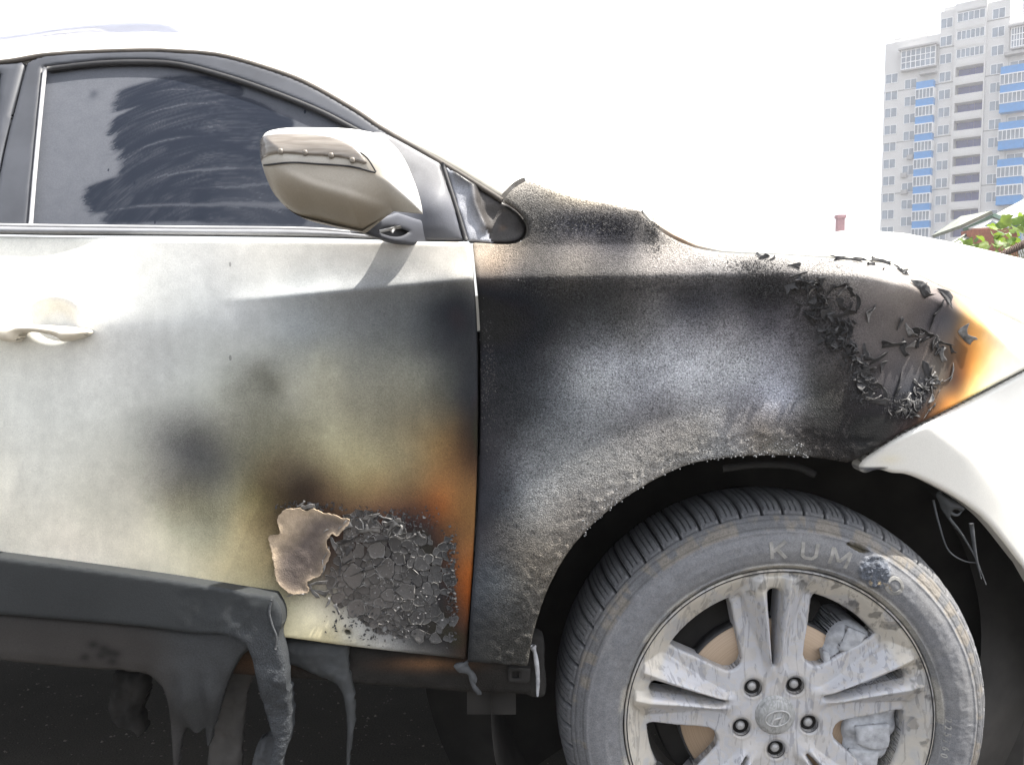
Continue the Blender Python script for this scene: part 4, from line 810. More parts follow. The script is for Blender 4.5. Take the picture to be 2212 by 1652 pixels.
for px, d in [([(1828, 1350, 'c'), (1866, 1365, 'c'), (1840, 1408, 'c'), (1806, 1398, 'c')], -.014), ([(1842, 1562, 'c'), (1916, 1556, 'c'), (1912, 1606), (1880, 1612), (1846, 1600, 'c')], -.014), ([(1828, 1612, 'c'), (1898, 1614, 'c'), (1890, 1650, 'c'), (1830, 1650, 'c')], -.010), ([(1772, 1400, 'c'), (1786, 1404), (1792, 1450, 'c'), (1780, 1450, 'c')], -.012)]:
    panel('caliper_lug', planepoly(px, .045), lambda x, z, d=d: np.full(np.shape(x), .045 + d), .003, M['ash'], cal, thick=.03, er=.004)
# ---------------------------------------------------------------- curled and lifted paint
def nrm(surf, x, z):
    h = .002; a = float((surf(np.array([x + h]), np.array([z])) - surf(np.array([x - h]), np.array([z])))[0]) / (2 * h); b = float((surf(np.array([x]), np.array([z + h])) - surf(np.array([x]), np.array([z - h])))[0]) / (2 * h)
    n = Vector((a, -1, b)).normalized(); return n
def curl_mesh(L, Wd, curl, sd, col=None):
    r = random.Random(sd); V, F = [], []; na, nb_ = 6, 4
    taper = r.choice([0, 1, 2]); tw = r.uniform(-1.0, 1.0); bendv = r.uniform(-.25, .25)
    for i in range(na):
        a = (i / (na - 1) - .5); wd = Wd * ((1 - .95 * abs(2 * a) ** 1.5) if taper == 0 else (.12 + .88 * (a + .5)) if taper == 1 else (.5 + .5 * (abs(a) * 2))) * r.uniform(.7, 1.2)
        cv = curl * (1 + tw * a)
        for j in range(nb_):
            t_ = j / (nb_ - 1); ang = cv * t_; rad = wd / max(abs(cv), .05)
            b = rad * math.sin(ang); c = rad * (1 - math.cos(ang))
            V.append((a * L + r.uniform(-.05, .05) * L, b + bendv * L * (a * a) * 2, c + .0004 + L * .03 * r.uniform(-1, 1) * t_))
    for i in range(na - 1):
        for j in range(nb_ - 1): F.append((i * nb_ + j, (i + 1) * nb_ + j, (i + 1) * nb_ + j + 1, i * nb_ + j + 1))
    return V, F
def add_flake(parent, surf, u, v, L, Wd, rot, curl, sd, mat, lift=0):
    p = on(surf, u, v); n = nrm(surf, p[0], p[2]); zax = n; xax = Vector((1, 0, 0)); xax = (xax - zax * xax.dot(zax)).normalized(); yax = zax.cross(xax)
    Mx = Matrix((xax, yax, zax)).transposed() @ Matrix.Rotation(rot, 3, 'Z')
    V, F = curl_mesh(L, Wd, curl, sd); V = [Vector(p) + zax * (.0008 + lift) + Mx @ Vector(q) for q in V]
    o = mk('paint_flake', V, F, mat, parent, True); m = o.modifiers.new('thickness', 'SOLIDIFY'); m.thickness = .0005
    return o
PXM = .00072
def F4(x, y): return 1536 + x * .3357, 512 + y * .3357
big_fl = [(1340, 335, 150, 60, -25, 1.2), (1345, 360, 90, 60, -60, .9), (1500, 395, 150, 50, -55, 1.3), (1470, 470, 110, 60, 55, 1.6), (1430, 545, 120, 40, 75, 1.5), (1620, 660, 150, 70, -38, 1.0), (1165, 705, 140, 60, 8, 1.6), (1085, 790, 140, 55, 32, 1.7), (1110, 830, 90, 50, 60, 1.4),
 (1220, 560, 80, 50, 60, 1.5), (1255, 600, 90, 60, -70, 1.5), (1300, 615, 90, 50, -20, 1.6), (1370, 620, 110, 50, -40, 1.7), (1380, 665, 80, 40, 30, 1.8), (1340, 680, 90, 40, 55, 1.8), (1270, 710, 80, 50, 10, 1.6), (1225, 740, 80, 40, -60, 1.5), (1430, 690, 100, 40, 75, 1.6), (1500, 690, 110, 30, -10, 1.9), (1535, 720, 70, 30, -70, 1.9), (1470, 760, 90, 35, -80, 1.8),
 (1360, 850, 100, 60, -75, 1.4), (1385, 890, 80, 50, -60, 1.5), (1215, 940, 150, 30, 70, 1.9), (1195, 1000, 90, 26, 55, 1.9), (1550, 870, 120, 18, 75, 2.2), (1515, 920, 90, 18, 20, 2.2), (1110, 1010, 130, 30, -75, 2.0), (1060, 960, 90, 40, -20, 1.6), (1010, 860, 80, 40, 0, 1.6), (1040, 1050, 90, 30, 5, 1.9), (1075, 1075, 110, 50, -10, .9),
 (720, 290, 70, 60, 80, 1.2), (835, 320, 90, 60, 10, 1.5), (780, 340, 70, 50, 60, 1.4), (850, 355, 80, 40, 50, 1.6), (890, 355, 70, 40, -60, 1.6), (935, 420, 110, 40, -85, 1.5), (905, 450, 70, 40, 70, 1.5), (890, 500, 90, 60, 10, 1.3), (1025, 500, 100, 60, 70, 1.4), (1045, 465, 60, 25, 60, 1.8), (820, 440, 80, 50, -60, 1.4), (750, 500, 100, 80, 70, .9), (790, 520, 70, 60, -30, 1.2), (720, 400, 70, 40, -65, 1.6), (890, 590, 130, 30, -85, 1.8), (880, 640, 100, 30, 80, 1.8), (975, 740, 110, 60, -85, 1.2), (700, 350, 60, 50, 20, 1.4), (650, 350, 60, 50, 50, 1.4), (640, 305, 60, 40, 10, 1.5), (560, 245, 110, 26, 18, 1.8), (530, 195, 80, 40, -15, 1.4), (345, 140, 80, 30, 15, 1.5), (310, 130, 60, 24, -30, 1.5), (390, 150, 60, 20, 20, 1.6),
 (880, 150, 170, 26, -4, 1.2), (1090, 165, 130, 36, -8, 1.0), (1220, 225, 60, 40, -35, 1.2), (1250, 243, 50, 30, 0, 1.2), (1030, 180, 60, 22, 10, 1.3), (960, 150, 90, 20, -8, 1.3), (1115, 208, 22, 18, 60, 1.0), (810, 135, 130, 16, -6, 1.3), (1195, 200, 90, 14, -45, 1.6)]
for i, (x, y, L, Wd, rot, cu) in enumerate(big_fl):
    u, v = F4(x, y); s_ = .3357 * PXM
    add_flake(fender, fenderY, u, v, L * s_, Wd * s_ * 1.05, R(rot), cu * random.choice([1, 1, 1, -1]) * 0 + cu, 100 + i, M['flake'] if i % 5 else M['flake_edge'])
# mid-size curls in their clusters
clus = [((620, 290), (100, 40), 14), ((690, 420), (80, 60), 16), ((640, 500), (70, 50), 12), ((820, 560), (80, 60), 16), ((760, 640), (90, 60), 16), ((870, 680), (60, 50), 12), ((900, 760), (60, 40), 10), ((930, 850), (50, 50), 10), ((990, 900), (60, 40), 10), ((1000, 1000), (60, 40), 8), ((1250, 1060), (70, 50), 16), ((1380, 980), (60, 50), 18), ((1430, 930), (50, 50), 14), ((1330, 1090), (60, 40), 12), ((1240, 1120), (50, 30), 8), ((1340, 1000), (50, 40), 8), ((1460, 730), (40, 60), 8), ((1320, 640), (50, 40), 8)]
kk = 0
for (cx_, cy_), (sx_, sy_), n_ in clus:
    for _ in range(n_):
        if kk >= 215: break
        u, v = F4(random.gauss(cx_, sx_ * .6), random.gauss(cy_, sy_ * .6)); thin = cx_ > 1100
        L = random.uniform(34, 78) * .3357 * PXM; Wd = L * (random.uniform(.22, .4) if thin else random.uniform(.45, .95))
        add_flake(fender, fenderY, u, v, L, Wd, random.uniform(0, 6.28), random.uniform(1.0, 2.2), 400 + kk, M['flake_edge'] if (thin and random.random() < .45) else M['flake']); kk += 1
# thousands of crumbs of curled paint, one mass
def crumbs(name, parent, surf, dens, n, s0, s1, mat, seed):
    r = random.Random(seed); V, F = [], []
    for u0, v0, u1, v1, wgt in dens:
        for _ in range(int(n * wgt)):
            u = r.triangular(u0, u1); v = r.triangular(v0, v1)
            if surf is fenderY and math.hypot(u - 1686, v - 1561) < 585: continue
            p = on_fast(surf, u, v); L = r.uniform(s0, s1); a = r.uniform(0, 6.28); tl = r.uniform(.2, 1.1)
            ax = Vector((math.cos(a), 0, math.sin(a))); ay = Vector((-math.sin(a) * math.cos(tl), -math.sin(tl), math.cos(a) * math.cos(tl))); b = Vector(p) + Vector((0, -.0008, 0)); o = len(V); w_ = L * r.uniform(.3, .8)
            V += [b - ax * L * .5, b + ax * L * .5, b + ax * L * .35 + ay * w_, b - ax * L * .3 + ay * w_ * .8]; F.append((o, o + 1, o + 2, o + 3))
    o = mk(name, V, F, mat, parent, False); o['kind'] = 'stuff'; return o
def on_fast(surf, u, v):
    y = -.02
    for _ in range(4): p = at_y(u, v, y); y = float(surf(np.array([p[0]]), np.array([p[2]]))[0])
    return at_y(u, v, y)
crumbs('paint_crumbs', fender, fenderY, [(1560, 585, 1780, 665, .15), (1690, 600, 1850, 800, .22), (1140, 446, 1400, 505, .10), (1390, 450, 1430, 560, .03), (1560, 560, 1700, 592, .04), (1820, 760, 1900, 890, .14), (1900, 840, 2000, 905, .06), (1060, 590, 1700, 650, .14), (1035, 640, 1075, 1000, .04)], 9000, .0010, .0030, M['flake'], 5)
# beads of molten coating along the lip of the wheel arch
r = random.Random(21); V, F = [], []; arch = [on(fenderY, *q)[[0, 2]] for q in catmull([(1262, 1160), (1300, 1117), (1400, 1047), (1490, 1005), (1560, 992), (1620, 987), (1690, 986), (1750, 988)], False, 8)]
for _ in range(170):
    q = r.randrange(len(arch) - 1); f_ = r.random(); c_ = arch[q] * (1 - f_) + arch[q + 1] * f_; n_ = c_ - np.array([HX, HZ]); n_ /= np.linalg.norm(n_); c_ = c_ + n_ * (r.random() ** 1.6 * .028)
    yy = float(fenderY(c_[:1], c_[1:])[0]); rd = r.uniform(.0008, .0017); o = len(V)
    for a_, b_ in ((1, 0), (.75, .66), (0, 1)):
        for k_ in range(6): V.append((c_[0] + rd * a_ * math.cos(k_ * 1.0472 + a_), yy - rd * b_ - .0005, c_[1] + rd * a_ * math.sin(k_ * 1.0472 + a_)))
    for l_ in range(2):
        for k_ in range(6): F.append((o + l_ * 6 + k_, o + l_ * 6 + (k_ + 1) % 6, o + l_ * 6 + 6 + (k_ + 1) % 6, o + l_ * 6 + 6 + k_))
bd_ = mk('arch_beads', V, F, simple('grey_ash_bead', (.15, .152, .155), .8, var=.5, scale=90), fender, True); bd_['kind'] = 'stuff'
# blistered corner of the door: lifted sheet, then a crust of cells with curled rims
def F8(x, y): return 512 + x * .3358, 981.4 + y * .3358
sheet_px = [F8(*p) for p in [(275, 395), (300, 360), (335, 340), (370, 345), (405, 335), (450, 355), (500, 340), (545, 365), (590, 372), (630, 380), (680, 402), (735, 410), (715, 450), (690, 475), (650, 520), (622, 500), (600, 520), (585, 560), (590, 600), (610, 625), (590, 680), (560, 720), (548, 768), (500, 790), (455, 820), (470, 870), (420, 884), (350, 880), (300, 840), (265, 800), (252, 720), (238, 650), (222, 580), (212, 520), (245, 508), (285, 500), (270, 450)]]
def sheetY(x, z): return doorY(x, z) - .0035
def sheet_off(x, z, s): return -.0035 * np.exp(-s / .006) + .003 * (vnoise(x, z, 45, 101, 3) - .5) - .004 * vnoise(x, z, 18, 102, 2)
def sheet_col(x, z, s):
    p0 = on(doorY, *F8(330, 420)); p1 = on(doorY, *F8(560, 620)); tpos = ((x - p0[0]) * (p1[0] - p0[0]) + (z - p0[2]) * (p1[2] - p0[2])) / ((p1[0] - p0[0]) ** 2 + (p1[2] - p0[2]) ** 2)
    k = np.clip(sm(-.05, .65, tpos + .25 * (vnoise(x, z, 30, 103) - .5)) - .8 * np.exp(-s / .006), 0, 1)[:, None]
    c = np.array([.40, .315, .225]) * (1 - k) + np.array([.105, .085, .075]) * k
    return c * (.75 + .5 * vnoise(x, z, 150, 104))[:, None], np.stack([.10 + 0 * x,   .1 + 0 * x, .25 + 0 * x], 1)
def frayed(X, Z, S): return S + .0045 * (vnoise(X, Z, 260, 105, 3) - .5)
sh = panel('peeled_paint', pxpoly(sheet_px, doorY, 3), sheetY, .0018, M['burnt'], door, thick=.003, er=.0006, off=sheet_off, col=sheet_col, sfun=frayed); sh['label'] = 'brown sheet of lifted paint with a frayed tan edge'
reg = np.array([on(doorY, *F8(*p))[[0, 2]] for p in [(690, 400), (780, 375), (870, 385), (960, 405), (1060, 430), (1110, 470), (1200, 520), (1300, 540), (1370, 515), (1392, 620), (1398, 800), (1392, 1000), (1412, 1150), (1385, 1185), (1200, 1195), (1000, 1168), (850, 1100), (690, 1012), (600, 920), (595, 840), (615, 720), (640, 620), (690, 500)]])
r_ = random.Random(11); seeds = []
lo_, hi_ = reg.min(0), reg.max(0); tries = 0
while len(seeds) < 235 and tries < 30000:
    tries += 1; p = np.array([r_.uniform(lo_[0], hi_[0]), r_.uniform(lo_[1], hi_[1])]); d = float(sdf(p[:1], p[1:], reg)[0])
    if d < .001: continue
    rad = r_.choice([.008, .011, .016, .024, .034]) * (.6 + .5 * min(1, d / .03))
    if all((p[0] - q[0]) ** 2 + (p[1] - q[1]) ** 2 > (.5 * (rad + q[2])) ** 2 for q in seeds): seeds.append((p[0], p[1], rad))
def clip_poly(poly, nx_, nz_, d):
    out = []
    for a, b in zip(poly, poly[1:] + poly[:1]):
        da = a[0] * nx_ + a[1] * nz_ - d; db = b[0] * nx_ + b[1] * nz_ - d
        if da <= 0: out.append(a)
        if (da < 0) != (db < 0) and abs(da - db) > 1e-12: t_ = da / (da - db); out.append((a[0] + (b[0] - a[0]) * t_, a[1] + (b[1] - a[1]) * t_))
    return out
M['cell'] = make_burnt() if False else M['burnt']
hi_c_ = lambda z: (z - lo_[1]) / (hi_[1] - lo_[1])
n_in = len(seeds); tries = 0
while tries < 4000:                       # seeds around the patch only trim its outer cells
    tries += 1; p = np.array([r_.uniform(lo_[0] - .03, hi_[0] + .03), r_.uniform(lo_[1] - .03, hi_[1] + .03)]); d = float(sdf(p[:1], p[1:], reg)[0])
    if -.03 < d < -.003 and all((p[0] - q[0]) ** 2 + (p[1] - q[1]) ** 2 > .009 ** 2 for q in seeds): seeds.append((p[0], p[1], .009))
for i, (sx_, sz_, rd) in enumerate(seeds[:n_in]):
    poly = [(sx_ + .035 * math.cos(a), sz_ + .04 * math.sin(a)) for a in np.linspace(0, 2 * math.pi, 16, endpoint=False)]
    for j, (tx, tz, rt) in enumerate(seeds):
        if j != i and (tx - sx_) ** 2 + (tz - sz_) ** 2 < .0025:
            nx_, nz_ = tx - sx_, tz - sz_; L2 = nx_ * nx_ + nz_ * nz_; f_ = .5 + .5 * (rd * rd - rt * rt) / L2; f_ = min(max(f_, .3), .7)
            poly = clip_poly(poly, nx_, nz_, sx_ * nx_ + sz_ * nz_ + f_ * L2)
        if len(poly) < 3: break
    if len(poly) < 3: continue
    pts = []
    for a, b in zip(poly, poly[1:] + poly[:1]):
        k_ = max(1, int(math.hypot(a[0] - b[0], a[1] - b[1]) / .005))
        for q in range(k_): pts.append((a[0] + (b[0] - a[0]) * q / k_, a[1] + (b[1] - a[1]) * q / k_))
    m_ = len(pts); V, F, cl = [], [], []; cx_ = sum(p[0] for p in pts) / m_; cz_ = sum(p[1] for p in pts) / m_; tone = r_.uniform(.7, 1.35)
    u_rel = (cx_ - lo_[0]) / (hi_[0] - lo_[0]); base = np.array([.092, .082, .074]) * (1 - u_rel) + np.array([.055, .056, .057]) * u_rel
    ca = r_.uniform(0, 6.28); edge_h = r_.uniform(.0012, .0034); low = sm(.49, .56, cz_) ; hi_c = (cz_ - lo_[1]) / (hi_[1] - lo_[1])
    wq = [(.006 * (vnoise(np.array([p[0]]), np.array([p[1]]), 70, 121)[0] - .5), .006 * (vnoise(np.array([p[0]]), np.array([p[1]]), 70, 122)[0] - .5)) for p in pts]
    pts = [(p[0] + q[0], p[1] + q[1]) for p, q in zip(pts, wq)]
    out_d = float(sdf(np.array([cx_]), np.array([cz_]), reg)[0])
    if out_d < .009 and r_.random() < .22 or (out_d < .02 and u_rel > .72 and r_.random() < .5): continue
    merge = [vnoise(np.array([p[0]]), np.array([p[1]]), 55, 123)[0] for p in pts]; fade_ = min(1.0, max(.25, (1.0 - u_rel) * 1.5 + hi_c_(cz_) * .6))
    for fr, lift, lt in [(.70, .0002, 0), (.88, .0006, .05), (.985, 1, 1), (.93, 1.3, .8)]:
        for k_, (px_, pz_) in enumerate(pts):
            jit = 1 + r_.uniform(-.10, .06) * (fr > .8); x_ = cx_ + (px_ - cx_) * fr * jit; z_ = cz_ + (pz_ - cz_) * fr * jit
            an = math.atan2(pz_ - cz_, px_ - cx_); up_ = edge_h * fade_ * (.55 + .45 * math.cos(an - ca)) * r_.uniform(.4, 1.4) * (1 if merge[k_] > .42 else .12)
            h_ = lift if lift < .5 else up_ * lift
            y_ = float(doorY(np.array([x_]), np.array([z_]))[0]) - .0006 - h_; V.append((x_, y_, z_))
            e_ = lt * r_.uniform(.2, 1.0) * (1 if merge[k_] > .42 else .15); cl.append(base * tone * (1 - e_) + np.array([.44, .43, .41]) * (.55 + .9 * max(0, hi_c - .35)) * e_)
    V.append((cx_, float(doorY(np.array([cx_]), np.array([cz_]))[0]) - .0007, cz_)); cl.append(base * tone)
    for k_ in range(m_):
        k2 = (k_ + 1) % m_; F.append((4 * m_, k_, k2))
        for q in range(3): F.append((q * m_ + k_, (q + 1) * m_ + k_, (q + 1) * m_ + k2, q * m_ + k2))
    mk('blister_flake', V, F, M['burnt'], door, True, np.array(cl), np.tile([.12, .1, .25], (len(V), 1)))
for x, y, L, Wd, rot, cu in [(585, 505, 60, 50, 20, 1.2), (610, 570, 110, 50, -70, 1.2), (690, 480, 120, 70, 30, 1.0), (720, 560, 90, 50, 20, 1.6), (730, 620, 70, 60, 50, 1.5), (820, 500, 80, 60, 10, 1.3), (870, 410, 120, 50, 20, 1.4), (880, 490, 80, 70, -10, 1.0), (950, 410, 90, 40, -20, 1.7), (1010, 440, 110, 60, 15, 1.6), (1000, 470, 100, 50, 40, 1.4), (1060, 490, 80, 40, 60, 1.7), (1040, 540, 70, 40, -30, 1.5), (900, 560, 160, 40, 5, 1.5), (590, 640, 110, 30, 70, 1.9), (570, 730, 110, 30, 75, 1.9), (520, 830, 130, 60, 5, 1.6), (480, 880, 110, 60, -60, 1.2), (530, 890, 90, 70, -30, 1.1), (600, 950, 70, 40, 60, 1.6), (640, 990, 70, 40, -60, 1.5), (380, 895, 110, 30, 5, 1.6), (430, 895, 70, 24, 15, 1.6), (860, 410, 60, 20, 60, 2), (420, 320, 60, 20, 40, 1.8), (460, 345, 90, 50, 10, 1.0), (1080, 600, 70, 30, -40, 1.5), (1130, 530, 60, 30, 20, 1.6), (1180, 520, 60, 30, -50, 1.6), (780, 760, 110, 22, 25, 1.9), (880, 730, 170, 20, 22, 2.0), (700, 700, 110, 24, 35, 1.8), (670, 740, 90, 24, 80, 1.8)]:
    u, v = F8(x, y); s_ = .3358 * PXM; add_flake(door, doorY, u, v, L * s_, Wd * s_, R(rot), cu, 900 + int(x + y), M['flake_edge'] if y < 560 or x < 650 else M['flake'], .003)
crumbs('paint_crumbs', door, doorY, [(720, 1150, 985, 1400, .7), (700, 1110, 900, 1180, .3)], 300, .0015, .004, M['flake_edge'], 8)
bd2 = [(585, 1080, 760, 1110, .2), (960, 1130, 992, 1400, .4), (690, 1290, 960, 1400, .25), (740, 1090, 960, 1150, .35)]
crumbs('charred_crumbs', door, doorY, bd2, 700, .0016, .0060, M['flake'], 9)
# ---------------------------------------------------------------- ground
t = NT('asphalt'); n1 = t.noise(3, 4); n2 = t.noise(240, 3, .7); n3 = t.noise(.25, 4)
c = t.ramp(t.math('ADD', t.math('MULTIPLY', n2, .6), t.math('MULTIPLY', n1, .4)), [(.32, (.022, .019, .016)), (.62, (.075, .066, .055)), (.8, (.16, .145, .125))]); t.bump(n2, .6, .004)
M['asphalt'] = t.set(Base_Color=c, Roughness=.9)
g = mk('ground', [(-400, -400, 0), (400, -400, 0), (400, 400, 0), (-400, 400, 0)], [(0, 1, 2, 3)], M['asphalt'], None, False); g['kind'] = 'structure'
r = random.Random(31); V, F = [], []
for _ in range(3500):                      # grit and small stones lying on the asphalt beside and under the car
    x_, y_ = r.uniform(-1.6, .6), r.uniform(-.6, 1.4); s_ = r.choice([.0012, .0016, .002, .003]) * r.uniform(.7, 1.4); o = len(V)
    for k_ in range(6): V.append((x_ + s_ * math.cos(k_ * 1.047) * r.uniform(.7, 1.2), y_ + s_ * math.sin(k_ * 1.047) * r.uniform(.7, 1.2), .0005))
    V.append((x_ + s_ * r.uniform(-.3, .3), y_, s_ * r.uniform(.6, 1.1))); F += [(o + k_, o + (k_ + 1) % 6, o + 6) for k_ in range(6)]
gv = mk('gravel', V, F, simple('pale_grit', (.16, .14, .12), .9, var=.5, scale=40), None, False); gv['kind'] = 'stuff'
# ---------------------------------------------------------------- apartment tower
def z5(x, y): return 1877.5 + x * .341, y * .341
fd = np.array([.766, -.643, 0]); fn = np.array([.643, .766, 0]); O = at_y(*z5(88, 800), 138.0); O[2] = 0
def FP(x, y, depth=0):
    d = ray(*z5(x, y)); o = O + fn * depth; t_ = ((o - CAM) @ fn) / (d @ fn); p = CAM + d * t_ - O; return float(p @ fd), float(p[2])
def SX(x, d=0): return FP(x, 800, d)[0]
tower = thing('apartment_tower', 'tall grey brick apartment tower with stacked blue balconies', 'building', O, math.atan2(fd[1], fd[0]))
t = NT('silicate_brick'); br = t.n('TexBrick'); mpn = t.n('Mapping'); mpn.inputs['Rotation'].default_value = (R(90), 0, 0); t.l(t.tc.outputs['Object'], mpn.inputs[0]); t.l(mpn.outputs[0], br.inputs['Vector'])
br.inputs['Color1'].default_value = (.60, .59, .57, 1); br.inputs['Color2'].default_value = (.66, .65, .63, 1); br.inputs['Mortar'].default_value = (.36, .35, .34, 1); br.inputs['Scale'].default_value = 2.2
M['brick'] = t.set(Base_Color=t.mix(.35, br.outputs[0], t.ramp(t.noise(.35, 4), [(.3, (.50, .49, .48)), (.7, (.68, .67, .65))])), Roughness=.9)
M['blue'] = simple('blue_panel', (.004, .20, .52), .5, var=.1, scale=2)
M['navy'] = simple('dark_blue_loggia', (.05, .06, .30), .8, var=.2, scale=1)
M['upvc'] = simple('white_window_frame', (.75, .75, .75), .5, var=.03)
M['pane'] = simple('window_pane', (.15, .18, .22), .08, var=.5, scale=.5)
M['joint'] = simple('weathered_joint', (.22, .21, .2), .9)
M['slab'] = simple('concrete_slab', (.36, .35, .34), .9, var=.12, scale=1.5)
sA, sB, sC, sD, sE, sF = SX(88), SX(432), SX(527), SX(725), SX(868), SX(868) + 26
hA = FP(270, 250)[1]; hB = FP(490, 72)[1]; hC = FP(650, 14)[1]; hD = FP(820, 8)[1]; hE = FP(930, 140)[1]; DEP = 16
h8, h0 = FP(630, 420)[1], FP(630, 1325)[1]; FH = (h8 - h0) / 8
row = lambda k: h0 + FH * k              # top of the opening on row k
lgx0, lgx1 = SX(540), SX(716); nrow = range(-2, 9)
# walls: each section a slab of wall, the loggia bay built with real recesses
def wall(bs, mat=M['brick']): V, F = boxes(bs); return mk('wall', V, F, mat, tower, False)
wall([(sA, sB, 0, DEP, 0, hA), (sA + 1, sB - 2, 1, DEP, hA, hA + .9)]); wall([(sB, sC, -.12, DEP, 0, hB), (sB + .4, sC, .3, DEP, hB, hB + .6)]); wall([(sD, sE, -.12, DEP, 0, hD)]); wall([(sE, sF, 0, DEP, 0, hE)])
bays = [(sC, lgx0, -.5, DEP, 0, hC), (lgx1, sD, -.5, DEP, 0, hC), (lgx0, lgx1, 1.5, DEP, 0, hC), (lgx0, lgx1, -.5, 1.5, 0, row(-2) - 1.7), (lgx0, lgx1, -.5, 1.5, row(11), hC)]
for k in range(-2, 12): bays.append((lgx0, lgx1, -.55, -.42, row(k) - FH + .22, row(k) - 1.45)); bays.append((lgx0, lgx1, -.5, 1.5, row(k), row(k) + .22))
wall(bays)
shared = {}
def part(name, key, build, mat, loc, parent=tower, rot=None):
    if key not in shared:
        V, F = build(); me = bpy.data.meshes.new(name); me.from_pydata([tuple(v) for v in V], [], [tuple(f) for f in F]); me.materials.append(mat); shared[key] = me
    o = bpy.data.objects.new(name, shared[key]); C.objects.link(o); o.parent = parent; o.location = loc; return o
def window(cx, top, w_, h_, n=2, y=-.02, tone=0):
    b = lambda: boxes([(-w_ / 2, w_ / 2, -.05, .03, -.09, 0), (-w_ / 2, w_ / 2, -.05, .03, -h_, -h_ + .09)] + [(-w_ / 2 + (w_ - .09) * i / n, -w_ / 2 + (w_ - .09) * i / n + .09, -.048, .03, -h_ + .09, -.09) for i in range(n + 1)])
    o = part('window', ('w', round(w_, 1), round(h_, 1), n), b, M['upvc'], (cx, y, top))
    part('pane', ('p', round(w_, 1), round(h_, 1)), lambda: box(-w_ / 2 + .03, w_ / 2 - .03, -.012, .02, -h_ + .03, -.03), M['pane'], (0, 0, 0), o); return o
def wcol(x0, x1, tops, hh, y=-.02):
    for ty in tops:
        s0, t0 = FP(x0, ty); s1, _ = FP(x1, ty); _, b0 = FP(x0, ty + hh); o = window((s0 + s1) / 2, t0, abs(s1 - s0), t0 - b0, 2, y)
wd = SX(282) - SX(240)
def col_at(x, rows_, off, w_, h_, y=-.02):
    c = SX(x)
    for k in rows_: window(c, row(k) + off, w_, h_, 2, y)
offA = FP(240, 1265)[1] - row(0); offL = FP(112, 1330)[1] - row(0); offB = FP(450, 1350)[1] - row(0); offC = FP(790, 1330)[1] - row(0)
offA = ((offA + FH / 2) % FH) - FH / 2; offL = ((offL + FH / 2) % FH) - FH / 2; offB = ((offB + FH / 2) % FH) - FH / 2; offC = ((offC + FH / 2) % FH) - FH / 2
col_at(135, range(-2, 9), offL, 1.9, 1.5); col_at(256, range(-2, 9), offA, 1.8, 1.5); col_at(472, range(-2, 12), offB, 1.7, 1.5, -.14); col_at(797, range(-2, 12), offC, 1.7, 1.5, -.14)
for k in range(-2, 9):                    # back wall of each loggia: blue paint, a door
    w_ = lgx1 - lgx0; part('loggia_wall', 'lg', lambda: box(0.02, w_ * .40, 1.40, 1.48, -1.42, -.02), M['navy'], (lgx0, 0, row(k))); part('loggia_wall', 'lg2', lambda: box(w_ * .62, w_ - .02, 1.40, 1.48, -1.42, -.02), M['navy'], (lgx0, 0, row(k)))
    part('loggia_door', 'ld', lambda: boxes([(w_ * .41, w_ * .61, 1.36, 1.46, -1.42, -.05)]), M['slab'] if k == 0 else M['navy'], (lgx0, 0, row(k)))
for k in (9, 10, 11): window((lgx0 + lgx1) / 2, row(k) - .05, lgx1 - lgx0, 1.35, 6 if k < 11 else 5, -.45)
bx0, bx1 = SX(302), SX(412); bw = bx1 - bx0
def bal(s0, s1, k, off, glazed, n=5, dep=1.15, ph=None):
    w_ = s1 - s0; o = part('balcony', ('bl', round(w_, 1), dep), lambda: boxes([(0, w_, -dep, 0, -.15, 0), (.02, w_ - .02, -dep + .03, -dep + .09, 0, 1.12), (.02, .08, -dep + .09, 0, 0, 1.12), (w_ - .08, w_ - .02, -dep + .09, 0, 0, 1.12)]), M['blue'], (s0, 0, row(k) + off))
    if glazed:
        g_ = part('balcony_glazing', ('bg', round(w_, 1), n, dep), lambda: boxes([(-.06, w_ + .06, -dep - .04, -dep + .06, 1.14, 1.24), (-.06, w_ + .06, -dep - .04, -dep + .06, 2.52, 2.62), (-.06, w_ + .06, -dep - .04, 0, 2.62, 2.68), (w_ - .04, w_ + .02, -dep + .06, 0, 1.14, 2.62), (-.02, .04, -dep + .06, 0, 1.14, 1.24), (-.02, .04, -dep + .06, 0, 2.5, 2.62)] + [(-.04 + w_ * i / n, .05 + w_ * i / n, -dep - .03, -dep + .05, 1.24, 2.52) for i in range(n + 1)]), M['upvc'], (0, 0, 0), o)
        part('glazing_pane', ('bp', round(w_, 1), dep), lambda: boxes([(.0, w_, -dep + .0, -dep + .02, 1.2, 2.55)]), M['pane'], (0, 0, 0), g_)
    return o
offBal = FP(340, 1450)[1] - row(-1); 
for k in range(-2, 8): bal(bx0, bx1, k, offBal, k != 7)
b0_, b1_ = SX(832), SX(992)
for k in range(-2, 8):
    o = bal(b0_, b1_, k, offBal + .1, k in (0, 1, 3, 5, 6) , 6, 1.4)
for cx_ in (SX(930),):
    for k in range(-2, 9): window(cx_, row(k) + offC, 2.2, 1.6, 2)
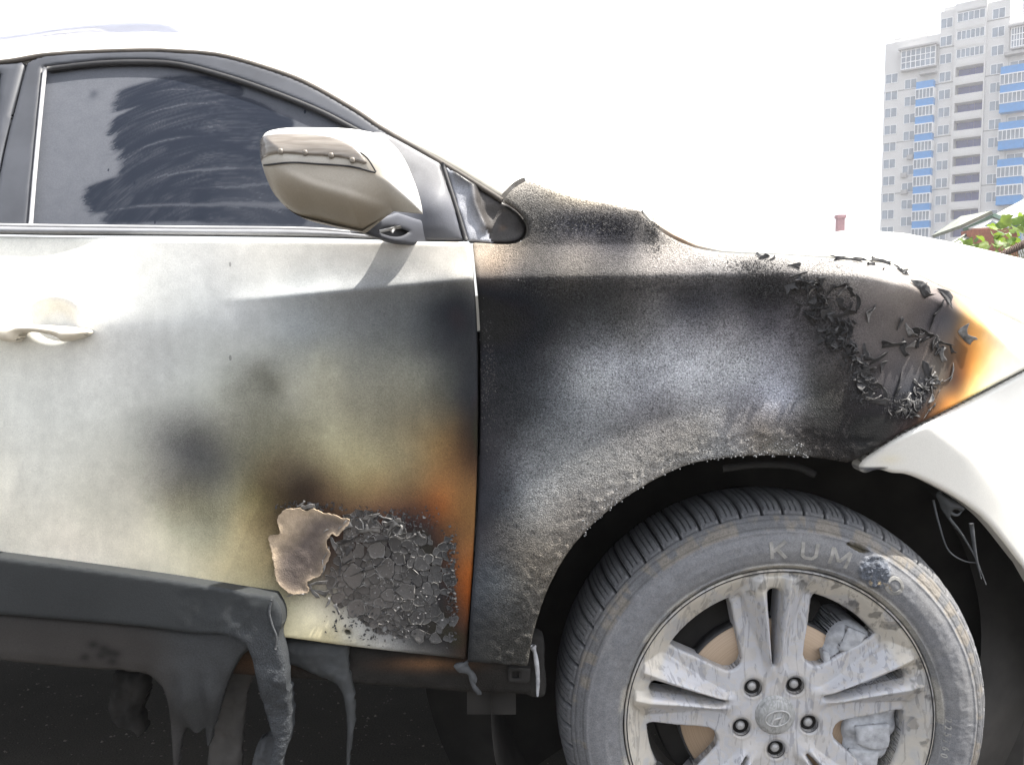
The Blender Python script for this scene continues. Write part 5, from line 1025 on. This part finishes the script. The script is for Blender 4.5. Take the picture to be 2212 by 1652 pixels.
def glazed_box(x0, x1, yt, yb, nm):
    s0, s1 = SX(x0), SX(x1); t0 = FP((x0 + x1) / 2, yt)[1]; bt = FP((x0 + x1) / 2, yb)[1]; n = 7; hh = t0 - bt; w_ = s1 - s0
    V, F = box(s0 - .3, s1 + .2, -1.5, 0, t0, t0 + .25); mk('penthouse_roof', V, F, M['slab'], tower, False); V, F = box(s0, s1, -1.0, 0, bt - .15, bt); g_ = mk('penthouse_slab', V, F, M['slab'], tower, False)
    V, F = boxes([(s0 + (w_ - .12) * i / n, s0 + (w_ - .12) * i / n + .12, -.98, -.86, bt, t0) for i in range(n + 1)] + [(s0, s1, -.97, -.87, bt + hh * f - .06, bt + hh * f + .06) for f in (.04, .36, .64, .96)]); mk('penthouse_glazing', V, F, M['upvc'], g_, False)
    V, F = boxes([(s0 + .05, s1 - .05, -.93, -.90, bt, t0)]); mk('glazing_pane', V, F, M['pane'], g_, False)
glazed_box(200, 418, 315, 440, 'a'); glazed_box(885, 1010, 180, 310, 'b')
V, F = boxes([(SX(318), SX(420), -1.3, 0, FP(370, 470)[1] - .2, FP(370, 470)[1] + .15)]); mk('canopy', V, F, M['slab'], tower, False)
V, F = boxes([(SX(850), SX(990), -1.5, 0, FP(920, 350)[1] - .2, FP(920, 350)[1] + .2)]); mk('canopy', V, F, M['slab'], tower, False)
V, F = boxes([(sA, sB, -.05, 0, row(k) + .6, row(k) + .72) for k in (1, 4, 7)] + [(sB, sC, -.17, -.12, row(k) + .6, row(k) + .72) for k in (1, 4, 7, 9)] + [(sD, sE, -.17, -.12, row(k) + .6, row(k) + .72) for k in (1, 4, 7, 10)]); mk('wall_joint', V, F, M['joint'], tower, False)
for x, y in [(262, 998), (222, 1112), (224, 1218)]:
    s0, t0 = FP(x, y); part('air_conditioner', 'ac', lambda: boxes([(-.45, .45, -.45, -.05, -.35, .35), (-.3, .3, -.47, -.45, -.25, .25)]), M['slab'], (s0, 0, t0))
V, F = boxes([(sE + 1, sE + 1.15, 3, 3.15, hE, hE + 6), (sE + 5, sE + 5.15, 3, 3.15, hE, hE + 7), (sE + 1, sE + 5, 3.03, 3.1, hE + 4.6, hE + 4.75), (sE + 1, sE + 5, 3.03, 3.1, hE + 2.6, hE + 2.75)]); mk('roof_mast', V, F, M['slab'], tower, False)

# ---------------------------------------------------------------- distant chimney
cb = at_y(1815, 476, 60.0); ch = thing('brick_chimney', 'small brick chimney, paled pink by painted flare, showing above the white bonnet', 'chimney', (cb[0], cb[1], 0))
top = at_y(1815, 465, 60.0)[2]; M['flarebrick'] = simple('flare_paled_brick', (.48, .27, .28), .9, var=.12, scale=6)  # brick red lightened toward pink, the flare's wash painted into the colour
V, F = boxes([(-.24, .24, -.24, .24, 0, top - .22)]); mk('shaft', V, F, M['flarebrick'], ch, False)
V, F = boxes([(-.31, .31, -.31, .31, top - .22, top)]); mk('cap', V, F, M['flarebrick'], ch, False)

# ---------------------------------------------------------------- house with a green-edged gable
def q3(u, v, y): return at_y(u, v, y)
M['shingle'] = simple('grey_green_shingle', (.30, .32, .27), .85, var=.2, scale=3); M['fascia'] = simple('green_fascia', (.10, .17, .12), .6); M['redbrick'] = simple('red_brick', (.34, .13, .08), .9, var=.25, scale=12); M['soffit'] = simple('white_soffit', (.55, .55, .52), .7)
hb = q3(2140, 500, 22.5); house = thing('brick_house', 'red brick house with a green-edged gable behind the leaves', 'house', (hb[0], hb[1], 0), worldverts=True)
def slabq(name, a, b, c, d, th, mat, parent):
    P = [np.array(p, float) for p in (a, b, c, d)]; n = np.cross(P[1] - P[0], P[3] - P[0]); n /= np.linalg.norm(n)
    if n[1] < 0: n = -n
    V = P + [p + n * th for p in P]; F = [(0, 1, 2, 3), (7, 6, 5, 4), (0, 4, 5, 1), (1, 5, 6, 2), (2, 6, 7, 3), (3, 7, 4, 0)]; return mk(name, V, F, mat, parent, False)
A_ = q3(2147, 466, 23.5); B_ = q3(2260, 405, 26.0); C_ = q3(2290, 520, 21.0); D_ = q3(2194, 487, 21.0)
rf = slabq('roof', A_, B_, C_, D_, .12, M['shingle'], house)
for i in range(5):
    f0, f1 = i / 5, (i + .9) / 5
    L0, L1 = A_ + (D_ - A_) * f0, A_ + (D_ - A_) * f1; R0, R1 = B_ + (C_ - B_) * f0, B_ + (C_ - B_) * f1; o_ = np.array([0, -.02, .02])
    slabq('shingle_course', L0 + o_, R0 + o_, R1 + o_ * 1.8, L1 + o_ * 1.8, .03, M['shingle'], rf)
E_ = q3(2083, 497, 24.5)
V, F = tube([A_ + [0, -.05, 0], D_ + [0, -.05, 0]], .07, 4); mk('rake_board', V, F, M['fascia'], house, False); V, F = tube([A_ + [0, -.05, 0], E_], .07, 4); mk('rake_board', V, F, M['fascia'], house, False)
slabq('roof_slope', A_ + [0, .03, .06], E_ + [-.05, .03, .06], E_ + [.3, 2.5, 0], A_ + [.4, 2.5, .2], .1, M['shingle'], house)
slabq('gable_board', A_ + [0, .06, -.1], q3(2093, 496, 24.3), q3(2150, 494, 22.5), q3(2184, 488, 21.3), .05, M['soffit'], house)
slabq('gable_window', q3(2146, 478, 22.6), q3(2128, 490, 23.0), q3(2150, 491, 22.3), q3(2166, 488, 21.8), .04, M['pane'], house)
slabq('wall', q3(2092, 500, 24.2), q3(2122, 494, 23.2), q3(2122, 620, 23.2), q3(2092, 620, 24.2), .2, M['redbrick'], house)
slabq('wall', q3(2122, 494, 23.2), q3(2200, 492, 21.2), q3(2200, 620, 21.2), q3(2122, 620, 23.2), .2, M['redbrick'], house)
lw = slabq('lean_to_roof', q3(2094, 503, 24), q3(2050, 529, 23.5), q3(2055, 560, 22.6), q3(2096, 545, 23.0), .1, M['shingle'], house)
for i in range(4):
    f0 = i / 4; a = q3(2094, 503, 24) * (1 - f0) + q3(2096, 545, 23.) * f0; b = q3(2050, 529, 23.5) * (1 - f0) + q3(2055, 560, 22.6) * f0; V, F = tube([a + [0, -.03, .02], b + [0, -.03, .02]], .03, 4); mk('tile_course', V, F, M['shingle'], lw, False)

# ---------------------------------------------------------------- leafy shrub
t = NT('young_leaf'); pr = t.b; tr = t.n('BsdfTranslucent'); mxs = t.n('MixShader'); out = t.t.nodes['Material Output']; oi = t.n('ObjectInfo')
lc = t.ramp(oi.outputs['Random'], [(.1, (.07, .14, .02)), (.5, (.13, .21, .03)), (.9, (.20, .27, .06))]); t.l(lc, pr.inputs['Base Color']); t.l(t.mix(.5, lc, (.25, .36, .04)), tr.inputs[0]); pr.inputs['Roughness'].default_value = .45
mxs.inputs[0].default_value = .45; t.l(pr.outputs[0], mxs.inputs[1]); t.l(tr.outputs[0], mxs.inputs[2]); t.l(mxs.outputs[0], out.inputs['Surface']); M['leaf'] = t.m
def leaf_mesh(sd):
    r = random.Random(sd); V = [(0, 0, 0)]; n = 20; 
    for k in range(n):
        a = -math.pi / 2 + 2 * math.pi * (k + .5) / n; lobe = .62 + .38 * abs(math.cos(2.5 * (a - math.pi / 2))) ** .7; rr = lobe * r.uniform(.86, 1.1) * (.7 if math.sin(a) < -.7 else 1)
        x, y = rr * math.cos(a) * .55, rr * math.sin(a) * .6 + .35; V.append((x, y, .25 * abs(x) - .3 * y * y + r.uniform(-.03, .03)))
    V[0] = (0, .3, -.03); F = [(0, 1 + k, 1 + (k + 1) % n) for k in range(n)]
    me = bpy.data.meshes.new('leaf'); me.from_pydata(V, [], F); me.materials.append(M['leaf']); me.polygons.foreach_set('use_smooth', [True] * len(F)); return me
lm = [leaf_mesh(s) for s in range(4)]
sb = q3(2215, 560, 6.5); shrub = thing('leafy_shrub', 'bright green shrub with broad lobed leaves beside the house', 'shrub', (sb[0], sb[1], 0))
stems = [[(0, 0, 0), (-.1, .1, .6), (-.05, .0, 1.1), (-.12, 0, 1.5)], [(0, 0, 0), (.15, .1, .7), (.2, 0, 1.3), (.12, 0, 1.75)], [(0, 0, .4), (-.2, .1, .9), (-.3, 0, 1.35)]]
for s_ in stems: V, F = tube([(p[0], p[1], p[2]) for p in s_], [.025, .018, .012, .005][:len(s_)], 6); mk('stem', V, F, simple('shrub_stem', (.10, .08, .05), .9), shrub)
rl = random.Random(3)
for i in range(150):
    u = rl.uniform(2075, 2330); v = 545 - rl.random() ** .8 * (30 + 65 * sm(2095, 2215, u)) + rl.uniform(0, 40); p = q3(u, v, rl.uniform(5.9, 7.0)) - np.array([sb[0], sb[1], 0])
    o = bpy.data.objects.new('leaf', lm[i % 4]); C.objects.link(o); o.parent = shrub; o.location = p; s_ = rl.uniform(.06, .105); o.scale = (s_, s_, s_); o.rotation_euler = (R(rl.uniform(20, 100)), R(rl.uniform(-50, 50)), rl.uniform(-1.5, 1.5))
# ---------------------------------------------------------------- brown rolled net awning at the right edge
aw = thing('net_awning', 'brown rolled edge of a net awning in front of the leaves', 'awning', tuple(q3(2200, 560, 4.6) * [1, 1, 0]), worldverts=True)
P = [q3(u, v, 4.6) for u, v in catmull([(2120, 572), (2150, 556), (2180, 543), (2215, 526), (2300, 490)], False, 6)]
t = NT('brown_rope_roll'); wv = t.n('TexWave'); wv.inputs['Scale'].default_value = 30; wv.inputs['Distortion'].default_value = 4; t.l(t.tc.outputs['Object'], wv.inputs[0]); t.bump(wv.outputs['Fac'], .8, .01)
M['roll'] = t.set(Base_Color=t.ramp(wv.outputs['Fac'], [(.2, (.05, .035, .028)), (.8, (.16, .11, .085))]), Roughness=.9)
V, F = tube(P, [.012 + .022 * i / len(P) for i in range(len(P))], 10); mk('rolled_edge', V, F, M['roll'], aw)
nv, nf = [], []
for i in range(40):
    u = 2140 + i * 5; f = (u - 2120) / 180; a = q3(u, 570 - (u - 2120) * .46, 4.6); b = q3(u - 14, 640, 4.5); v_, f_ = tube([a, b], .0022, 3); o = len(nv); nv += v_; nf += [tuple(k + o for k in q) for q in f_]
    b = q3(u + 40, 640, 4.5); v_, f_ = tube([a, b], .0022, 3); o = len(nv); nv += v_; nf += [tuple(k + o for k in q) for q in f_]
o = mk('netting', nv, nf, simple('olive_net', (.14, .15, .06), .8), aw, False); o['kind'] = 'stuff'

# ---------------------------------------------------------------- thin summer haze
V, F = box(-420, 420, -420, 420, -1, 75); hz = mk('haze', V, F, None, None, False); hz['kind'] = 'stuff'
hm = bpy.data.materials.new('haze'); hm.use_nodes = True; ht = hm.node_tree; ht.nodes.remove(ht.nodes['Principled BSDF']); pv = ht.nodes.new('ShaderNodeVolumePrincipled')
pv.inputs['Color'].default_value = (.93, .95, 1, 1); pv.inputs['Density'].default_value = .0012; pv.inputs['Anisotropy'].default_value = .2
ht.links.new(pv.outputs[0], ht.nodes['Material Output'].inputs['Volume']); hz.data.materials.append(hm)
